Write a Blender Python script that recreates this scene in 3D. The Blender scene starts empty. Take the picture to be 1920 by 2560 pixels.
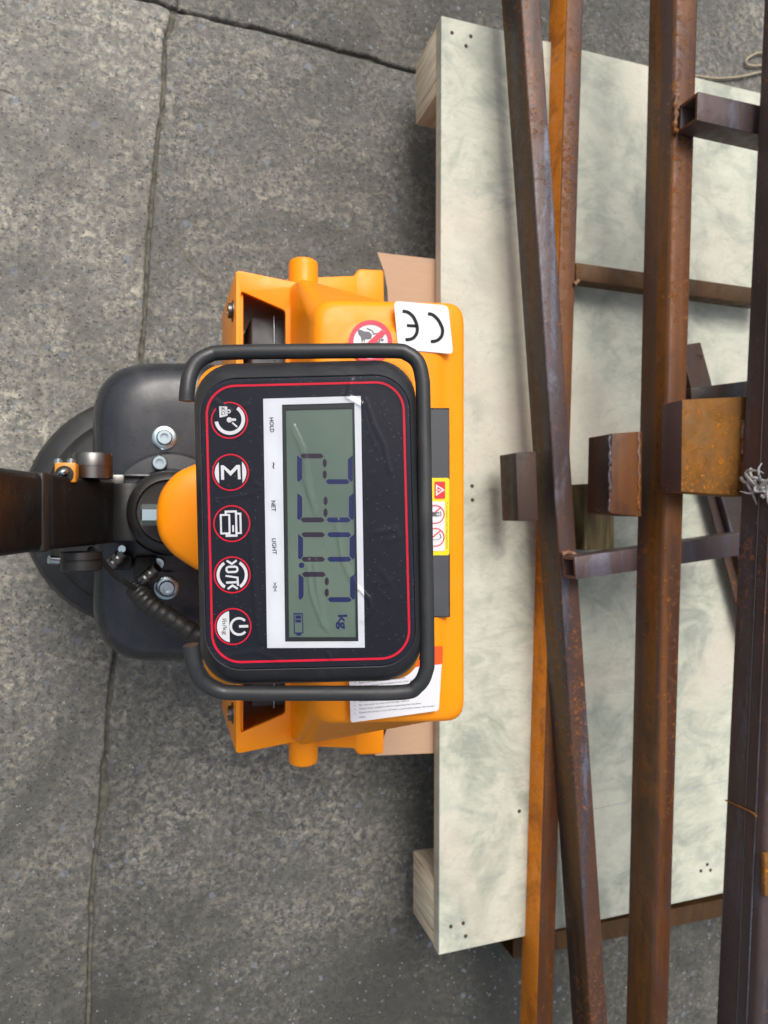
import bpy, bmesh, math, random
from mathutils import Vector, Matrix, noise
from mathutils.geometry import tessellate_polygon
rnd = random.Random(7)
R = math.radians
S = bpy.context.scene
C = S.collection

# ------------------------------------------------------------------ camera, sky, sun, exposure
F = 1730.0                      # focal length in pixels of the 1920 x 2560 photograph
TH = math.atan(560 / F)         # tilt away from straight down
H = 1.30                        # camera height
cth, sth = math.cos(TH), math.sin(TH)
cam = bpy.data.cameras.new('camera')
camo = bpy.data.objects.new('camera', cam); C.objects.link(camo)
camo.location = (0, 0, H); camo.rotation_euler = (0, -TH, 0)
cam.sensor_fit = 'VERTICAL'; cam.sensor_height = 9.8; cam.sensor_width = 7.35
cam.lens = 9.8 * F / 2560
cam.clip_start = 0.01; cam.clip_end = 500
cam.dof.use_dof = True; cam.dof.focus_distance = 0.585; cam.dof.aperture_fstop = 2.5
S.camera = camo

SUN_EL, SUN_AZ = 56, 86         # degrees; azimuth measured from +x towards +y
w = bpy.data.worlds.new('World'); S.world = w; w.use_nodes = True
nt = w.node_tree; bg = nt.nodes['Background']
sky = nt.nodes.new('ShaderNodeTexSky'); sky.sky_type = 'NISHITA'; sky.sun_disc = False
sky.sun_elevation = R(SUN_EL); sky.sun_rotation = R(90 - SUN_AZ)
sky.air_density = 1.0; sky.dust_density = 6.0; sky.ozone_density = 1.0
hs = nt.nodes.new('ShaderNodeHueSaturation'); hs.inputs['Saturation'].default_value = 0.5
nt.links.new(sky.outputs[0], hs.inputs['Color']); nt.links.new(hs.outputs[0], bg.inputs['Color'])
bg.inputs['Strength'].default_value = 0.13
sl = bpy.data.lights.new('sun', 'SUN'); sl.energy = 1.25; sl.angle = R(30); sl.color = (1, .96, .9)
so = bpy.data.objects.new('sun', sl); C.objects.link(so)
sd = Vector((math.cos(R(SUN_EL)) * math.cos(R(SUN_AZ)), math.cos(R(SUN_EL)) * math.sin(R(SUN_AZ)), math.sin(R(SUN_EL))))
so.rotation_euler = sd.to_track_quat('Z', 'Y').to_euler(); so.location = sd * 5
S.view_settings.view_transform = 'Standard'; S.view_settings.look = 'None'
S.view_settings.exposure = 0.4; S.view_settings.gamma = 1
S.cycles.max_bounces = 8; S.cycles.transparent_max_bounces = 8

# ------------------------------------------------------------------ measuring: photograph point at a height -> place
RT, UP, LK = Vector((cth, 0, sth)), Vector((0, 1, 0)), Vector((sth, 0, -cth))
def P(u, v, z):
    d = RT * ((u - 960) / F) + UP * (-(v - 1280) / F) + LK
    t = (H - z) / -d.z
    return Vector((0, 0, H)) + d * t
def U(p):
    q = Vector(p) - Vector((0, 0, H)); Z = q.dot(LK)
    return 960 + F * q.dot(RT) / Z, 1280 - F * q.dot(UP) / Z
def Hm(z): return lambda u, v, dz=0: P(u, v, z) + Vector((0, 0, dz))

# ------------------------------------------------------------------ materials
MAT = {}
def mat(name, col, rough=.5, metal=0, coat=0, coat_rough=.1, spec=.5, **k):
    m = bpy.data.materials.new(name); m.use_nodes = True
    b = m.node_tree.nodes['Principled BSDF']
    b.inputs['Base Color'].default_value = (*col, 1); b.inputs['Roughness'].default_value = rough
    b.inputs['Metallic'].default_value = metal; b.inputs['Coat Weight'].default_value = coat
    b.inputs['Coat Roughness'].default_value = coat_rough
    b.inputs['Specular IOR Level'].default_value = spec
    MAT[name] = m
    return m
class G:
    """small node-graph helper"""
    def __init__(s, m, coords='Object'):
        s.t = m.node_tree; s.b = s.t.nodes['Principled BSDF']
        s.tc = s.t.nodes.new('ShaderNodeTexCoord').outputs[coords]
    def lk(s, a, b): s.t.links.new(a, b)
    def noise(s, scale, detail=4, rough=.6, dist=0, stretch=None, vec=None):
        n = s.t.nodes.new('ShaderNodeTexNoise'); v = vec or s.tc
        if stretch:
            mp = s.t.nodes.new('ShaderNodeMapping'); mp.inputs['Scale'].default_value = stretch
            s.lk(v, mp.inputs[0]); v = mp.outputs[0]
        s.lk(v, n.inputs['Vector'])
        n.inputs['Scale'].default_value = scale; n.inputs['Detail'].default_value = detail
        n.inputs['Roughness'].default_value = rough; n.inputs['Distortion'].default_value = dist
        return n.outputs['Fac']
    def shift(s, v):
        mp = s.t.nodes.new('ShaderNodeMapping'); mp.inputs['Location'].default_value = v
        s.lk(s.tc, mp.inputs[0]); return mp.outputs[0]
    def vor(s, scale, feature='F1', out='Distance', rand=1):
        n = s.t.nodes.new('ShaderNodeTexVoronoi'); n.feature = feature; s.lk(s.tc, n.inputs['Vector'])
        n.inputs['Scale'].default_value = scale; n.inputs['Randomness'].default_value = rand
        return n.outputs[out]
    def ramp(s, fac, stops):
        n = s.t.nodes.new('ShaderNodeValToRGB'); e = n.color_ramp.elements
        while len(e) < len(stops): e.new(.5)
        for i, (p, c) in enumerate(stops):
            e[i].position = p
            e[i].color = (c, c, c, 1) if not isinstance(c, tuple) else (*c, 1)
        s.lk(fac, n.inputs[0]); return n.outputs[0]
    def mix(s, fac, a, b, mode='MIX'):
        n = s.t.nodes.new('ShaderNodeMix'); n.data_type = 'RGBA'; n.blend_type = mode
        for val, i in ((fac, 0), (a, 6), (b, 7)):
            if hasattr(val, 'node'): s.lk(val, n.inputs[i])
            elif i == 0: n.inputs[0].default_value = val
            else: n.inputs[i].default_value = (*val, 1)
        return n.outputs[2]
    def math(s, op, a, b=0):
        n = s.t.nodes.new('ShaderNodeMath'); n.operation = op
        for val, i in ((a, 0), (b, 1)):
            if hasattr(val, 'node'): s.lk(val, n.inputs[i])
            else: n.inputs[i].default_value = val
        return n.outputs[0]
    def color(s, c): s.lk(c, s.b.inputs['Base Color'])
    def rough(s, c): s.lk(c, s.b.inputs['Roughness'])
    def bump(s, h, dist=.001, strength=1, prev=None, coat=False):
        n = s.t.nodes.new('ShaderNodeBump'); n.inputs['Distance'].default_value = dist
        n.inputs['Strength'].default_value = strength; s.lk(h, n.inputs['Height'])
        if prev: s.lk(prev, n.inputs['Normal'])
        s.lk(n.outputs[0], s.b.inputs['Coat Normal' if coat else 'Normal'])
        return n.outputs[0]

SHADE_OFFSET = (8.8, 12.5, 0)  # places the broad shade painted into the slab colour
def concrete(name, tint):
    m = mat(name, tint, .85); g = G(m)
    big = g.noise(1.5, 7, .72, .7); mid = g.noise(11, 6, .72, .5); blot = g.noise(88, 6, .74, .5); fine = g.noise(430, 3, .7); mott = g.noise(34, 6, .72, .8)
    t = tint
    K = lambda a, b, c: (t[0]*a, t[1]*b, t[2]*c)
    shade_mask = g.noise(.75, 2, .5, .3, None, g.shift(SHADE_OFFSET))
    c = g.ramp(blot, [(.36, K(.26, .28, .31)), (.45, K(.62, .63, .66)), (.51, K(1.05, 1.03, 1)), (.58, K(1.6, 1.56, 1.46)), (.68, K(2.0, 1.95, 1.8))])
    c = g.mix(g.ramp(mott, [(.38, .62), (.54, 0)]), c, K(.42, .44, .47))
    c = g.mix(g.ramp(mid, [(.36, .55), (.60, 0)]), c, K(.50, .52, .54))
    c = g.mix(g.ramp(big, [(.40, .90), (.50, .45), (.60, 0)]), c, K(.32, .335, .34))
    c = g.mix(g.ramp(g.noise(5, 6, .7, .9, (1, 2.4, 1)), [(.36, .5), (.48, 0)]), c, K(.36, .37, .37))
    c = g.mix(g.ramp(g.noise(3.2, 5, .7, .6), [(.56, 0), (.70, .3)]), c, K(1.5, 1.46, 1.36))
    c = g.mix(g.ramp(fine, [(.30, .7), (.42, 0)]), c, (.045, .047, .05))
    c = g.mix(g.ramp(shade_mask, [(.40, .85), (.58, 0)]), c, g.mix(1, c, (.42, .43, .42), 'MULTIPLY'))  # light falloff over the ground, painted as soft darkening
    # embedded pale blue aggregate of uneven outline: only some cells, only their cores
    wv = g.t.nodes.new('ShaderNodeTexNoise'); g.lk(g.tc, wv.inputs['Vector']); wv.inputs['Scale'].default_value = 120; wv.inputs['Detail'].default_value = 2
    va = g.t.nodes.new('ShaderNodeVectorMath'); va.operation = 'MULTIPLY_ADD'; va.inputs[1].default_value = (.011, .011, .011); g.lk(wv.outputs['Color'], va.inputs[0]); g.lk(g.tc, va.inputs[2])
    old = g.tc; g.tc = va.outputs[0]
    patch = g.noise(2.2, 3)
    for sc, thr in ((40, .975), (85, .97)):
        d = g.vor(sc); cell = g.vor(sc, out='Color')
        sep = g.t.nodes.new('ShaderNodeSeparateColor'); g.lk(cell, sep.inputs[0])
        sel = g.math('GREATER_THAN', g.math('ADD', sep.outputs[0], g.math('MULTIPLY', patch, .25)), thr)
        core = g.ramp(g.math('ADD', d, g.math('MULTIPLY', sep.outputs[1], .14)), [(.24, 1), (.32, 0)])
        msk = g.math('MULTIPLY', g.math('MULTIPLY', sel, core), .8)
        c = g.mix(msk, c, g.ramp(sep.outputs[2], [(0, (.12, .135, .160)), (.55, (.22, .240, .275)), (.9, (.36, .375, .41)), (1, (.42, .42, .43))]))
    g.tc = old
    d2 = g.vor(240); c2 = g.vor(240, out='Color'); sp = g.t.nodes.new('ShaderNodeSeparateColor'); g.lk(c2, sp.inputs[0])
    pore = g.math('MULTIPLY', g.math('GREATER_THAN', g.math('ADD', sp.outputs[0], g.math('MULTIPLY', mott, .4)), 1.02), g.ramp(d2, [(.22, 1), (.50, 0)]))
    c = g.mix(g.math('MULTIPLY', pore, .45), c, (.05, .052, .055))
    grit = g.math('MULTIPLY', g.math('LESS_THAN', sp.outputs[0], .02), g.ramp(d2, [(.25, 1), (.33, 0)]))
    c = g.mix(g.math('MULTIPLY', grit, .7), c, (.5, .5, .5))
    g.color(c)
    h = g.math('ADD', g.math('MULTIPLY', blot, .6), g.math('SUBTRACT', g.math('MULTIPLY', mid, 1.6), g.math('MULTIPLY', pore, .6)))
    g.bump(g.math('ADD', h, g.math('ADD', g.math('MULTIPLY', mott, .8), g.math('MULTIPLY', fine, .35))), .003, .9)
    g.rough(g.ramp(mid, [(.3, .6), (.7, .9)]))
    return m
concrete('concrete_slab', (.252, .242, .210)); concrete('concrete_slab_lit', (.345, .329, .284))  # brighter light on the left put into the left slab's paler tint
mat('joint_dirt', (.05, .052, .042), .95); g = G(MAT['joint_dirt'])
g.color(g.ramp(g.noise(60, 5), [(.3, (.045, .045, .036)), (.6, (.15, .145, .11))])); g.bump(g.noise(120, 4), .003)

def paint(name, a, rough=.35, coat=.4):
    m = mat(name, a, rough, coat=coat, coat_rough=.12); g = G(m)
    c = g.mix(g.ramp(g.noise(9, 5, .6), [(.4, 0), (.75, .35)]), a, (a[0]*.8, a[1]*.78, a[2]))
    c = g.mix(g.ramp(g.noise(260, 4, .7), [(.66, 0), (.72, .5)]), c, (.16, .08, .03)); c = g.mix(g.ramp(g.noise(16, 7, .75, .6), [(.54, 0), (.78, .22)]), c, (.35, .22, .11))
    m.node_tree.nodes['Principled BSDF'].inputs['Specular IOR Level'].default_value = .32
    g.color(c); g.rough(g.ramp(g.noise(60, 4), [(.3, rough*.8), (.7, rough*1.3)]))
    g.bump(g.noise(330, 2), .00012, .6)
    return m
paint('orange_paint', (.97, .30, .0), .36, .0)
paint('orange_bracket', (.62, .24, .012), .45, .1)
def blackp(name, a, rough, bump=.0001, coat=0, scale=900):
    m = mat(name, a, rough, coat=coat); g = G(m)
    g.color(g.mix(g.ramp(g.vor(160), [(.07, 1), (.10, 0)]), a, (a[0]*2.5+.02,)*3) if bump > .0002 else g.mix(g.noise(14, 4), a, tuple(x*1.35 for x in a)))
    col = b_in = m.node_tree.nodes['Principled BSDF'].inputs['Base Color'].links[0].from_socket
    smear = g.ramp(g.noise(18, 7, .75, .8, (1, .5, 1)), [(.52, 0), (.74, .22)]); spk = g.ramp(g.noise(700, 2, .6), [(.70, 0), (.75, .55)])
    col = g.mix(smear, col, (.12, .12, .115)); col = g.mix(g.math('MULTIPLY', spk, .5), col, (.35, .34, .32)); g.color(col)
    g.rough(g.ramp(g.noise(26, 6, .7), [(.3, rough*.75), (.7, min(1, rough*1.35))])); g.bump(g.noise(scale, 2), bump, .6)
    return m
blackp('black_housing', (.018, .019, .023), .42)
blackp('black_rubber_tube', (.020, .021, .022), .40)
blackp('black_cover', (.017, .019, .024), .27, .00012, scale=500)
blackp('black_metal', (.012, .0115, .011), .42)
blackp('black_matte', (.008, .008, .008), .7); blackp('black_satin', (.006, .006, .006), .5); MAT['black_satin'].node_tree.nodes['Principled BSDF'].inputs['Specular IOR Level'].default_value = .2
blackp('skirt_plastic', (.010, .010, .0095), .42)
blackp('dark_plate', (.045, .049, .055), .5)
# tiller paint: greasy brownish black with streaks
m = mat('tiller_paint', (.02, .018, .015), .3, spec=.35); g = G(m)
g.color(g.mix(g.ramp(g.noise(30, 6, .7, 0, (1, 1, 6)), [(.45, 0), (.75, .6)]), (.009, .0092, .0098), (.026, .0265, .027)))
g.rough(g.ramp(g.noise(40, 5), [(.3, .22), (.7, .42)]))
mat('steel_zinc', (.46, .56, .60), .24, 1); mat('steel_dark', (.16, .155, .15), .35, 1)
mat('bolt_black', (.05, .05, .05), .35, .8)
# indicator face: dark navy glossy print with dust
m = mat('panel_black', (.010, .011, .020), .45, spec=.15); g = G(m)
dst = g.vor(520); dc = g.vor(520, out='Color'); sp = g.t.nodes.new('ShaderNodeSeparateColor'); g.lk(dc, sp.inputs[0])
dm = g.math('MULTIPLY', g.math('GREATER_THAN', g.math('ADD', sp.outputs[0], g.math('MULTIPLY', g.noise(14, 3), .4)), 1.10), g.ramp(dst, [(.12, 1), (.30, 0)]))
g.color(g.mix(dm, g.mix(g.noise(10, 4), (.008, .009, .017), (.015, .017, .029)), (.13, .13, .14)))
mat('print_red', (.90, .008, .045), .45, spec=.2); mat('print_white', (.82, .85, .89), .35); mat('print_white_icon', (.85, .86, .88), .35)
mat('print_black', (.008, .008, .009), .5, spec=.2); mat('label_white', (.66, .67, .70), .35); mat('label_red', (.62, .03, .045), .4)
mat('label_sign_red', (.72, .035, .07), .35)
mat('label_yellow', (.75, .62, .01), .35); mat('label_orange', (.80, .085, .008), .35); mat('label_grey_text', (.12, .12, .13), .5)
m = mat('lcd_glass', (.105, .150, .115), .22, coat=.5, coat_rough=.06); g = G(m)
g.color(g.ramp(g.noise(9, 3), [(.3, (.115, .175, .140)), (.7, (.165, .235, .170))]))
mat('lcd_segment', (.008, .014, .115), .3); mat('lcd_segment_purple', (.028, .012, .035), .3)
mat('lcd_border', (.012, .016, .016), .4); mat('panel_line', (.10, .10, .12), .4)
# film
m = bpy.data.materials.new('clear_film'); m.use_nodes = True; MAT['clear_film'] = m; t = m.node_tree
for n in list(t.nodes):
    if n.type != 'OUTPUT_MATERIAL': t.nodes.remove(n)
fr = t.nodes.new('ShaderNodeFresnel'); fr.inputs[0].default_value = 1.40
tr = t.nodes.new('ShaderNodeBsdfTransparent'); tr.inputs[0].default_value = (.97, .97, .98, 1)
gl = t.nodes.new('ShaderNodeBsdfGlossy'); gl.inputs['Roughness'].default_value = .11
mx = t.nodes.new('ShaderNodeMixShader'); t.links.new(fr.outputs[0], mx.inputs[0])
t.links.new(tr.outputs[0], mx.inputs[1]); t.links.new(gl.outputs[0], mx.inputs[2])
t.links.new(mx.outputs[0], t.nodes['Material Output'].inputs[0])
# pallet wood
def plywood(name, base, dark, stretch, grain=1.):
    m = mat(name, base, .72); g = G(m)
    swirl = g.noise(7.5, 6, .68, .9); patch = g.noise(2.6, 4, .6, .8)
    grainn = g.noise(28, 5, .65, .8, stretch); fineg = g.noise(110, 3, .6, .2, stretch)
    c = g.mix(g.ramp(swirl, [(.38, .9), (.49, .2), (.6, 0)]), base, dark)
    c = g.mix(g.ramp(grainn, [(.3, .38 * grain), (.55, 0)]), c, tuple(x * .80 for x in base))
    c = g.mix(g.ramp(g.noise(15, 5, .6, 1.2, (1, 1.8, 1)), [(.34, .5), (.54, 0)]), c, dark)
    c = g.mix(g.ramp(g.noise(4, 4, .6, .6), [(.50, 0), (.62, .45)]), c, tuple(min(.75, x * 1.16) for x in base))
    c = g.mix(g.ramp(patch, [(.50, 0), (.64, .75)]), c, (base[0] * 1.04, base[1] * .92, base[2] * .92))
    c = g.mix(g.ramp(fineg, [(.32, .22), (.5, 0)]), c, tuple(x * .7 for x in base))
    scratch = g.noise(9, 3, .5, 3)
    c = g.mix(g.ramp(scratch, [(.492, 0), (.5, .4), (.508, 0)]), c, dark)
    # scattered brown knots
    kd = g.vor(5.3); kc = g.vor(5.3, out='Color'); s2 = g.t.nodes.new('ShaderNodeSeparateColor'); g.lk(kc, s2.inputs[0])
    k = g.math('MULTIPLY', g.math('GREATER_THAN', s2.outputs[0], .72), g.ramp(kd, [(.03, 1), (.09, 0)]))
    c = g.mix(g.math('MULTIPLY', k, .6), c, (.20, .13, .07))
    g.color(c); g.bump(g.math('ADD', grainn, fineg), .0006, .5)
    return m
plywood('plywood_top', (.550, .562, .462), (.275, .305, .258), (.8, 5, 1), 1.5)
plywood('plywood_edge', (.62, .50, .36), (.40, .27, .16), (1, 1, 1))
m = mat('block_wood', (.60, .50, .37), .75); g = G(m)
lam = g.noise(26, 3, .6, .3, (2, 4, .15))
g.color(g.mix(g.ramp(g.noise(130, 4, .6, .1, (1, 2.5, .1)), [(.35, .5), (.6, 0)]), g.ramp(lam, [(.34, (.40, .25, .14)), (.42, (.68, .56, .40)), (.62, (.76, .70, .56))]), (.36, .28, .18)))
g.bump(lam, .001, .5)
m = mat('timber_olive', (.16, .12, .05), .7); g = G(m)
g.color(g.ramp(g.noise(20, 4, .6, .4, (6, .6, 1)), [(.3, (.05, .035, .015)), (.5, (.17, .13, .055)), (.7, (.24, .20, .10))]))
m = mat('cardboard', (.47, .30, .19), .85); g = G(m)
g.color(g.mix(g.noise(30, 4, .6, 0, (1, 8, 1)), (.42, .27, .17), (.50, .33, .22)))
mat('knot_hole', (.05, .03, .02), .8); mat('pencil', (.36, .36, .36), .8)

def rust(name, base, brown, orange, blue=None, amt=.5, spots=.5, rough=.42, metal=.12, stretch=(1, .03, 1), run=True):
    m = mat(name, base, rough, metal, spec=.38); g = G(m)
    band = g.noise(34, 3, .55, .1, stretch); long_ = g.noise(14, 5, .65, .5, (1, .16, 1) if run else None); blot = g.noise(11, 7, .75, .7, (1, .35, 1)); fine = g.noise(420, 4, .75)
    med = g.noise(75, 6, .75, .5); grain = g.noise(135, 5, .82, .3); lg = g.noise(4, 4, .6, .4, (1, .4, 1)); zone = g.noise(2.3, 3, .5, .2)
    dk = tuple(x * .42 for x in base)
    c = g.mix(g.ramp(band if run else long_, [(.42, 0), (.54, 1)]), base, brown)
    c = g.mix(g.ramp(long_, [(.36, .7), (.50, 0)]), c, dk)
    if blue:
        c = g.mix(g.ramp(g.math('ADD', g.math('MULTIPLY', blot, .6), g.math('MULTIPLY', band, .4)), [(.40, .95), (.48, 0)]), c, blue)
    c = g.mix(g.ramp(lg, [(.36, .5), (.55, 0)]), c, dk)
    # thin rust film in soft-edged patches
    c = g.mix(g.ramp(g.math('ADD', g.math('MULTIPLY', blot, .6), g.math('MULTIPLY', grain, .4)), [(.66 - .22 * amt, 0), (.76 - .20 * amt, .75)]), c, g.ramp(grain, [(.38, brown), (.62, tuple(a_*.6+b_*.4 for a_, b_ in zip(brown, orange)))]))
    # grains of orange scale gathered in clusters
    clus = g.ramp(g.math('ADD', g.math('MULTIPLY', med, .55), g.math('MULTIPLY', zone, .45)), [(.60 - .09 * spots, 0), (.66 - .09 * spots, 1)])
    sp_ = g.math('MULTIPLY', g.ramp(grain, [(.49, 0), (.55, 1)]), clus)
    c = g.mix(g.math('MULTIPLY', sp_, .9), c, g.ramp(fine, [(.35, tuple(x*.55 for x in orange)), (.6, orange)]))
    c = g.mix(g.ramp(fine, [(.36, .6), (.50, 0)]), c, dk)
    g.color(c)
    g.rough(g.ramp(g.math('ADD', g.math('MULTIPLY', med, .5), g.math('MULTIPLY', band, .5)), [(.38, rough * .65), (.60, min(1, rough * 1.6))]))
    g.bump(g.math('ADD', g.math('MULTIPLY', fine, .4), g.math('ADD', g.math('MULTIPLY', med, .6), g.math('MULTIPLY', sp_, .8))), .0011, .8)
    return m
PUR, BRN, ORG, BLU = (.055, .038, .040), (.085, .036, .017), (.36, .12, .020), (.11, .12, .15)
O2 = (.50, .17, .02)
rust('rust_mixed', (.075, .060, .072), (.100, .050, .032), O2, (.175, .195, .250), .55, .5, .32)
rust('rust_orange', (.66, .200, .008), (.80, .250, .008), (.70, .28, .02), None, .5, .3, .65, 0, (1, 1, 1), False)
rust('rust_brown', (.230, .092, .014), (.105, .070, .060), O2, (.085, .050, .028), .55, .45, .36)
rust('rust_red', (.120, .042, .012), (.165, .060, .014), O2, (.070, .036, .030), .45, .6, .45)
rust('rust_olive', (.080, .038, .010), (.110, .050, .014), O2, None, .3, .2, .5)
rust('rust_purple', (.088, .070, .080), (.100, .062, .055), O2, (.135, .130, .165), .2, .55, .36)
rust('rust_scale', (.34, .135, .016), (.17, .075, .014), (.60, .22, .02), (.16, .085, .025), .6, 1.3, .85, 0, (1, 1, 1), False)
rust('rust_dark', (.052, .042, .040), (.078, .040, .026), O2, (.045, .045, .046), .3, .5, .45)
rust('rust_side', (.050, .038, .034), (.115, .056, .018), O2, (.050, .045, .055), .45, .6, .42)
rust('weld_rust', (.30, .11, .02), (.14, .05, .02), (.6, .25, .04), (.32, .32, .34), .5, 1.2, .6, .3)
m = mat('tie_wire', (.36, .36, .355), .6, .35); G(m)
m = mat('jute', (.42, .34, .24), .9); g = G(m); g.color(g.ramp(g.noise(400, 3), [(.3, (.22, .17, .11)), (.7, (.5, .42, .3))]))

# ------------------------------------------------------------------ objects
def sided(o, other, ax=-1):
    """the side that faces the truck has rusted differently"""
    o.data.materials.append(MAT[other])
    for p in o.data.polygons:
        if p.normal.x * ax > .75: p.material_index = 1
    return o
LOC = {}
def meta(o, label=None, cat=None, group=None, kind=None):
    for k, v in (('label', label), ('category', cat), ('group', group), ('kind', kind)):
        if v: o[k] = v
    return o
def thing(name, loc, label, cat, group=None):
    o = bpy.data.objects.new(name, None); C.objects.link(o); o.empty_display_size = .05
    o.location = loc; LOC[o] = Vector(loc); return meta(o, label, cat, group)
def link(name, me, material, parent=None, origin=None, **kw):
    """me is in world coordinates; the object gets an origin of its own"""
    if isinstance(material, str): material = [material]
    if not me.materials:
        for mm in material: me.materials.append(MAT[mm])
    if origin is None:
        lo = Vector([min(v.co[i] for v in me.vertices) for i in range(3)]); hi = Vector([max(v.co[i] for v in me.vertices) for i in range(3)])
        origin = (lo + hi) / 2
        if parent is None: origin.z = lo.z
    me.transform(Matrix.Translation(-origin))
    o = bpy.data.objects.new(name, me); C.objects.link(o)
    LOC[o] = origin.copy(); o.location = origin
    if parent: o.parent = parent; o.location = origin - LOC[parent]
    return meta(o, **kw)
def twin(o, loc, parent=None, rot=None):
    c = o.copy(); C.objects.link(c); LOC[c] = Vector(loc); p = parent or o.parent
    c.parent = p; c.location = Vector(loc) - (LOC[p] if p else Vector())
    if rot is not None: c.rotation_euler = rot
    return c
def mesh(name, vs, fs, smooth=False):
    me = bpy.data.meshes.new(name); me.from_pydata([tuple(v) for v in vs], [], fs); me.validate(); me.update()
    bm = bmesh.new(); bm.from_mesh(me); bmesh.ops.recalc_face_normals(bm, faces=bm.faces); bm.to_mesh(me); bm.free()
    if smooth:
        for p in me.polygons: p.use_smooth = len(p.vertices) <= 4
        if smooth is not True: me.set_sharp_from_angle(angle=R(smooth))
    return me
def bevel(me, w_, seg=2, ang=30, smooth=40):
    bm = bmesh.new(); bm.from_mesh(me); bmesh.ops.remove_doubles(bm, verts=bm.verts, dist=1e-6)
    es = [e for e in bm.edges if len(e.link_faces) == 2 and e.calc_face_angle(0) > R(ang)]
    bmesh.ops.bevel(bm, geom=es, offset=w_, segments=seg, affect='EDGES', profile=.5, clamp_overlap=True)
    bm.to_mesh(me); bm.free()
    for p in me.polygons: p.use_smooth = True
    me.set_sharp_from_angle(angle=R(smooth)); return me
def area(l): return sum(l[i][0] * l[(i+1) % len(l)][1] - l[(i+1) % len(l)][0] * l[i][1] for i in range(len(l)))
def flat(name, shapes, f, top=0, thick=.0004):
    """shapes: list of [outer, hole, ...] in 2-D; f(u, v, dz) -> place; a thin solid"""
    vs, fs = [], []
    for loops in shapes:
        if not hasattr(loops[0][0], '__len__'): loops = [loops]
        pts = [p for l in loops for p in l]; b = len(vs); n = len(pts)
        vs += [f(p[0], p[1], top) for p in pts] + [f(p[0], p[1], top - thick) for p in pts]
        for tri in tessellate_polygon([[Vector((p[0], p[1], 0)) for p in l] for l in loops]):
            fs.append([b + i for i in tri]); fs.append([b + n + i for i in reversed(tri)])
        k = 0
        for l in loops:
            for i in range(len(l)):
                j = (i + 1) % len(l); fs.append([b+k+i, b+k+j, b+n+k+j, b+n+k+i])
            k += len(l)
    return mesh(name, vs, fs)
def circ(cx, cy, r, n=48, a0=0, a1=360): return [(cx + r*math.cos(R(a0+(a1-a0)*i/n)), cy + r*math.sin(R(a0+(a1-a0)*i/n))) for i in range(n if a1-a0 >= 360 else n+1)]
def rr(x0, y0, x1, y1, r, n=8):
    o = []
    for cx, cy, a in ((x1-r, y1-r, 0), (x0+r, y1-r, 90), (x0+r, y0+r, 180), (x1-r, y0+r, 270)): o += [(cx+r*math.cos(R(a+90*i/n)), cy+r*math.sin(R(a+90*i/n))) for i in range(n+1)]
    return o
def rpoly(pts, r, n=6):
    """round the corners of a convex polygon"""
    o = []; m_ = len(pts); pts = [Vector(p) for p in pts]
    rs = r if isinstance(r, (list, tuple)) else [r] * m_
    for i in range(m_):
        a, b, c = pts[i-1], pts[i], pts[(i+1) % m_]; d1 = (a-b).normalized(); d2 = (c-b).normalized()
        rc = min(rs[i], .46*(a-b).length, .46*(c-b).length); p1 = b + d1*rc; p2 = b + d2*rc
        for k in range(n+1):
            t = k/n; o.append(tuple((p1*(1-t)**2 + b*2*t*(1-t) + p2*t*t)))
    return o
def stroke(pts, w_, closed=False, cap=0):
    L_, Rr = [], []; n = len(pts); pts = [Vector(p) for p in pts]
    for i in range(n):
        if closed: a, c = pts[i-1], pts[(i+1) % n]
        else: a, c = pts[max(0, i-1)], pts[min(n-1, i+1)]
        b = pts[i]
        d1 = (b-a).normalized() if (b-a).length > 1e-9 else (c-b).normalized(); d2 = (c-b).normalized() if (c-b).length > 1e-9 else d1
        nn = Vector((-(d1+d2).y, (d1+d2).x)).normalized(); k = w_/2 / max(.35, nn.dot(Vector((-d1.y, d1.x))))
        L_.append(tuple(b+nn*k)); Rr.append(tuple(b-nn*k))
    if closed: return [L_, Rr] if abs(area(L_)) > abs(area(Rr)) else [Rr, L_]
    return [L_ + Rr[::-1]]
def text2(body, cx, cy, hgt, rot, wid=None, bold=0):
    """text as triangles in 2-D image coordinates (y down); rot in degrees clockwise in the image"""
    cu = bpy.data.curves.new('t', 'FONT'); cu.body = body; cu.size = 1; cu.resolution_u = 3; cu.offset = bold
    o = bpy.data.objects.new('t', cu); C.objects.link(o)
    dg = bpy.context.evaluated_depsgraph_get(); me = bpy.data.meshes.new_from_object(o.evaluated_get(dg))
    bpy.data.objects.remove(o); bpy.data.curves.remove(cu)
    X = [v.co.x for v in me.vertices]; Y = [v.co.y for v in me.vertices]
    x0, x1, y0, y1 = min(X), max(X), min(Y), max(Y); s = hgt / (y1-y0); sx = wid/(x1-x0) if wid else s
    ca, sa = math.cos(R(rot)), math.sin(R(rot)); pts = []
    for v in me.vertices:
        a = (v.co.x-(x0+x1)/2)*sx; b = -(v.co.y-(y0+y1)/2)*s
        pts.append((cx + a*ca - b*sa, cy + a*sa + b*ca))
    fs = [list(p.vertices) for p in me.polygons]; bpy.data.meshes.remove(me); return pts, fs
def textmesh(name, items, f, top):
    vs, fs = [], []
    for it in items:
        p, q = text2(*it); b = len(vs); vs += [f(x, y, top) for x, y in p]; fs += [[b+i for i in k] for k in q]
    me = bpy.data.meshes.new(name); me.from_pydata([tuple(v) for v in vs], [], fs); me.update(); return me
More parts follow.
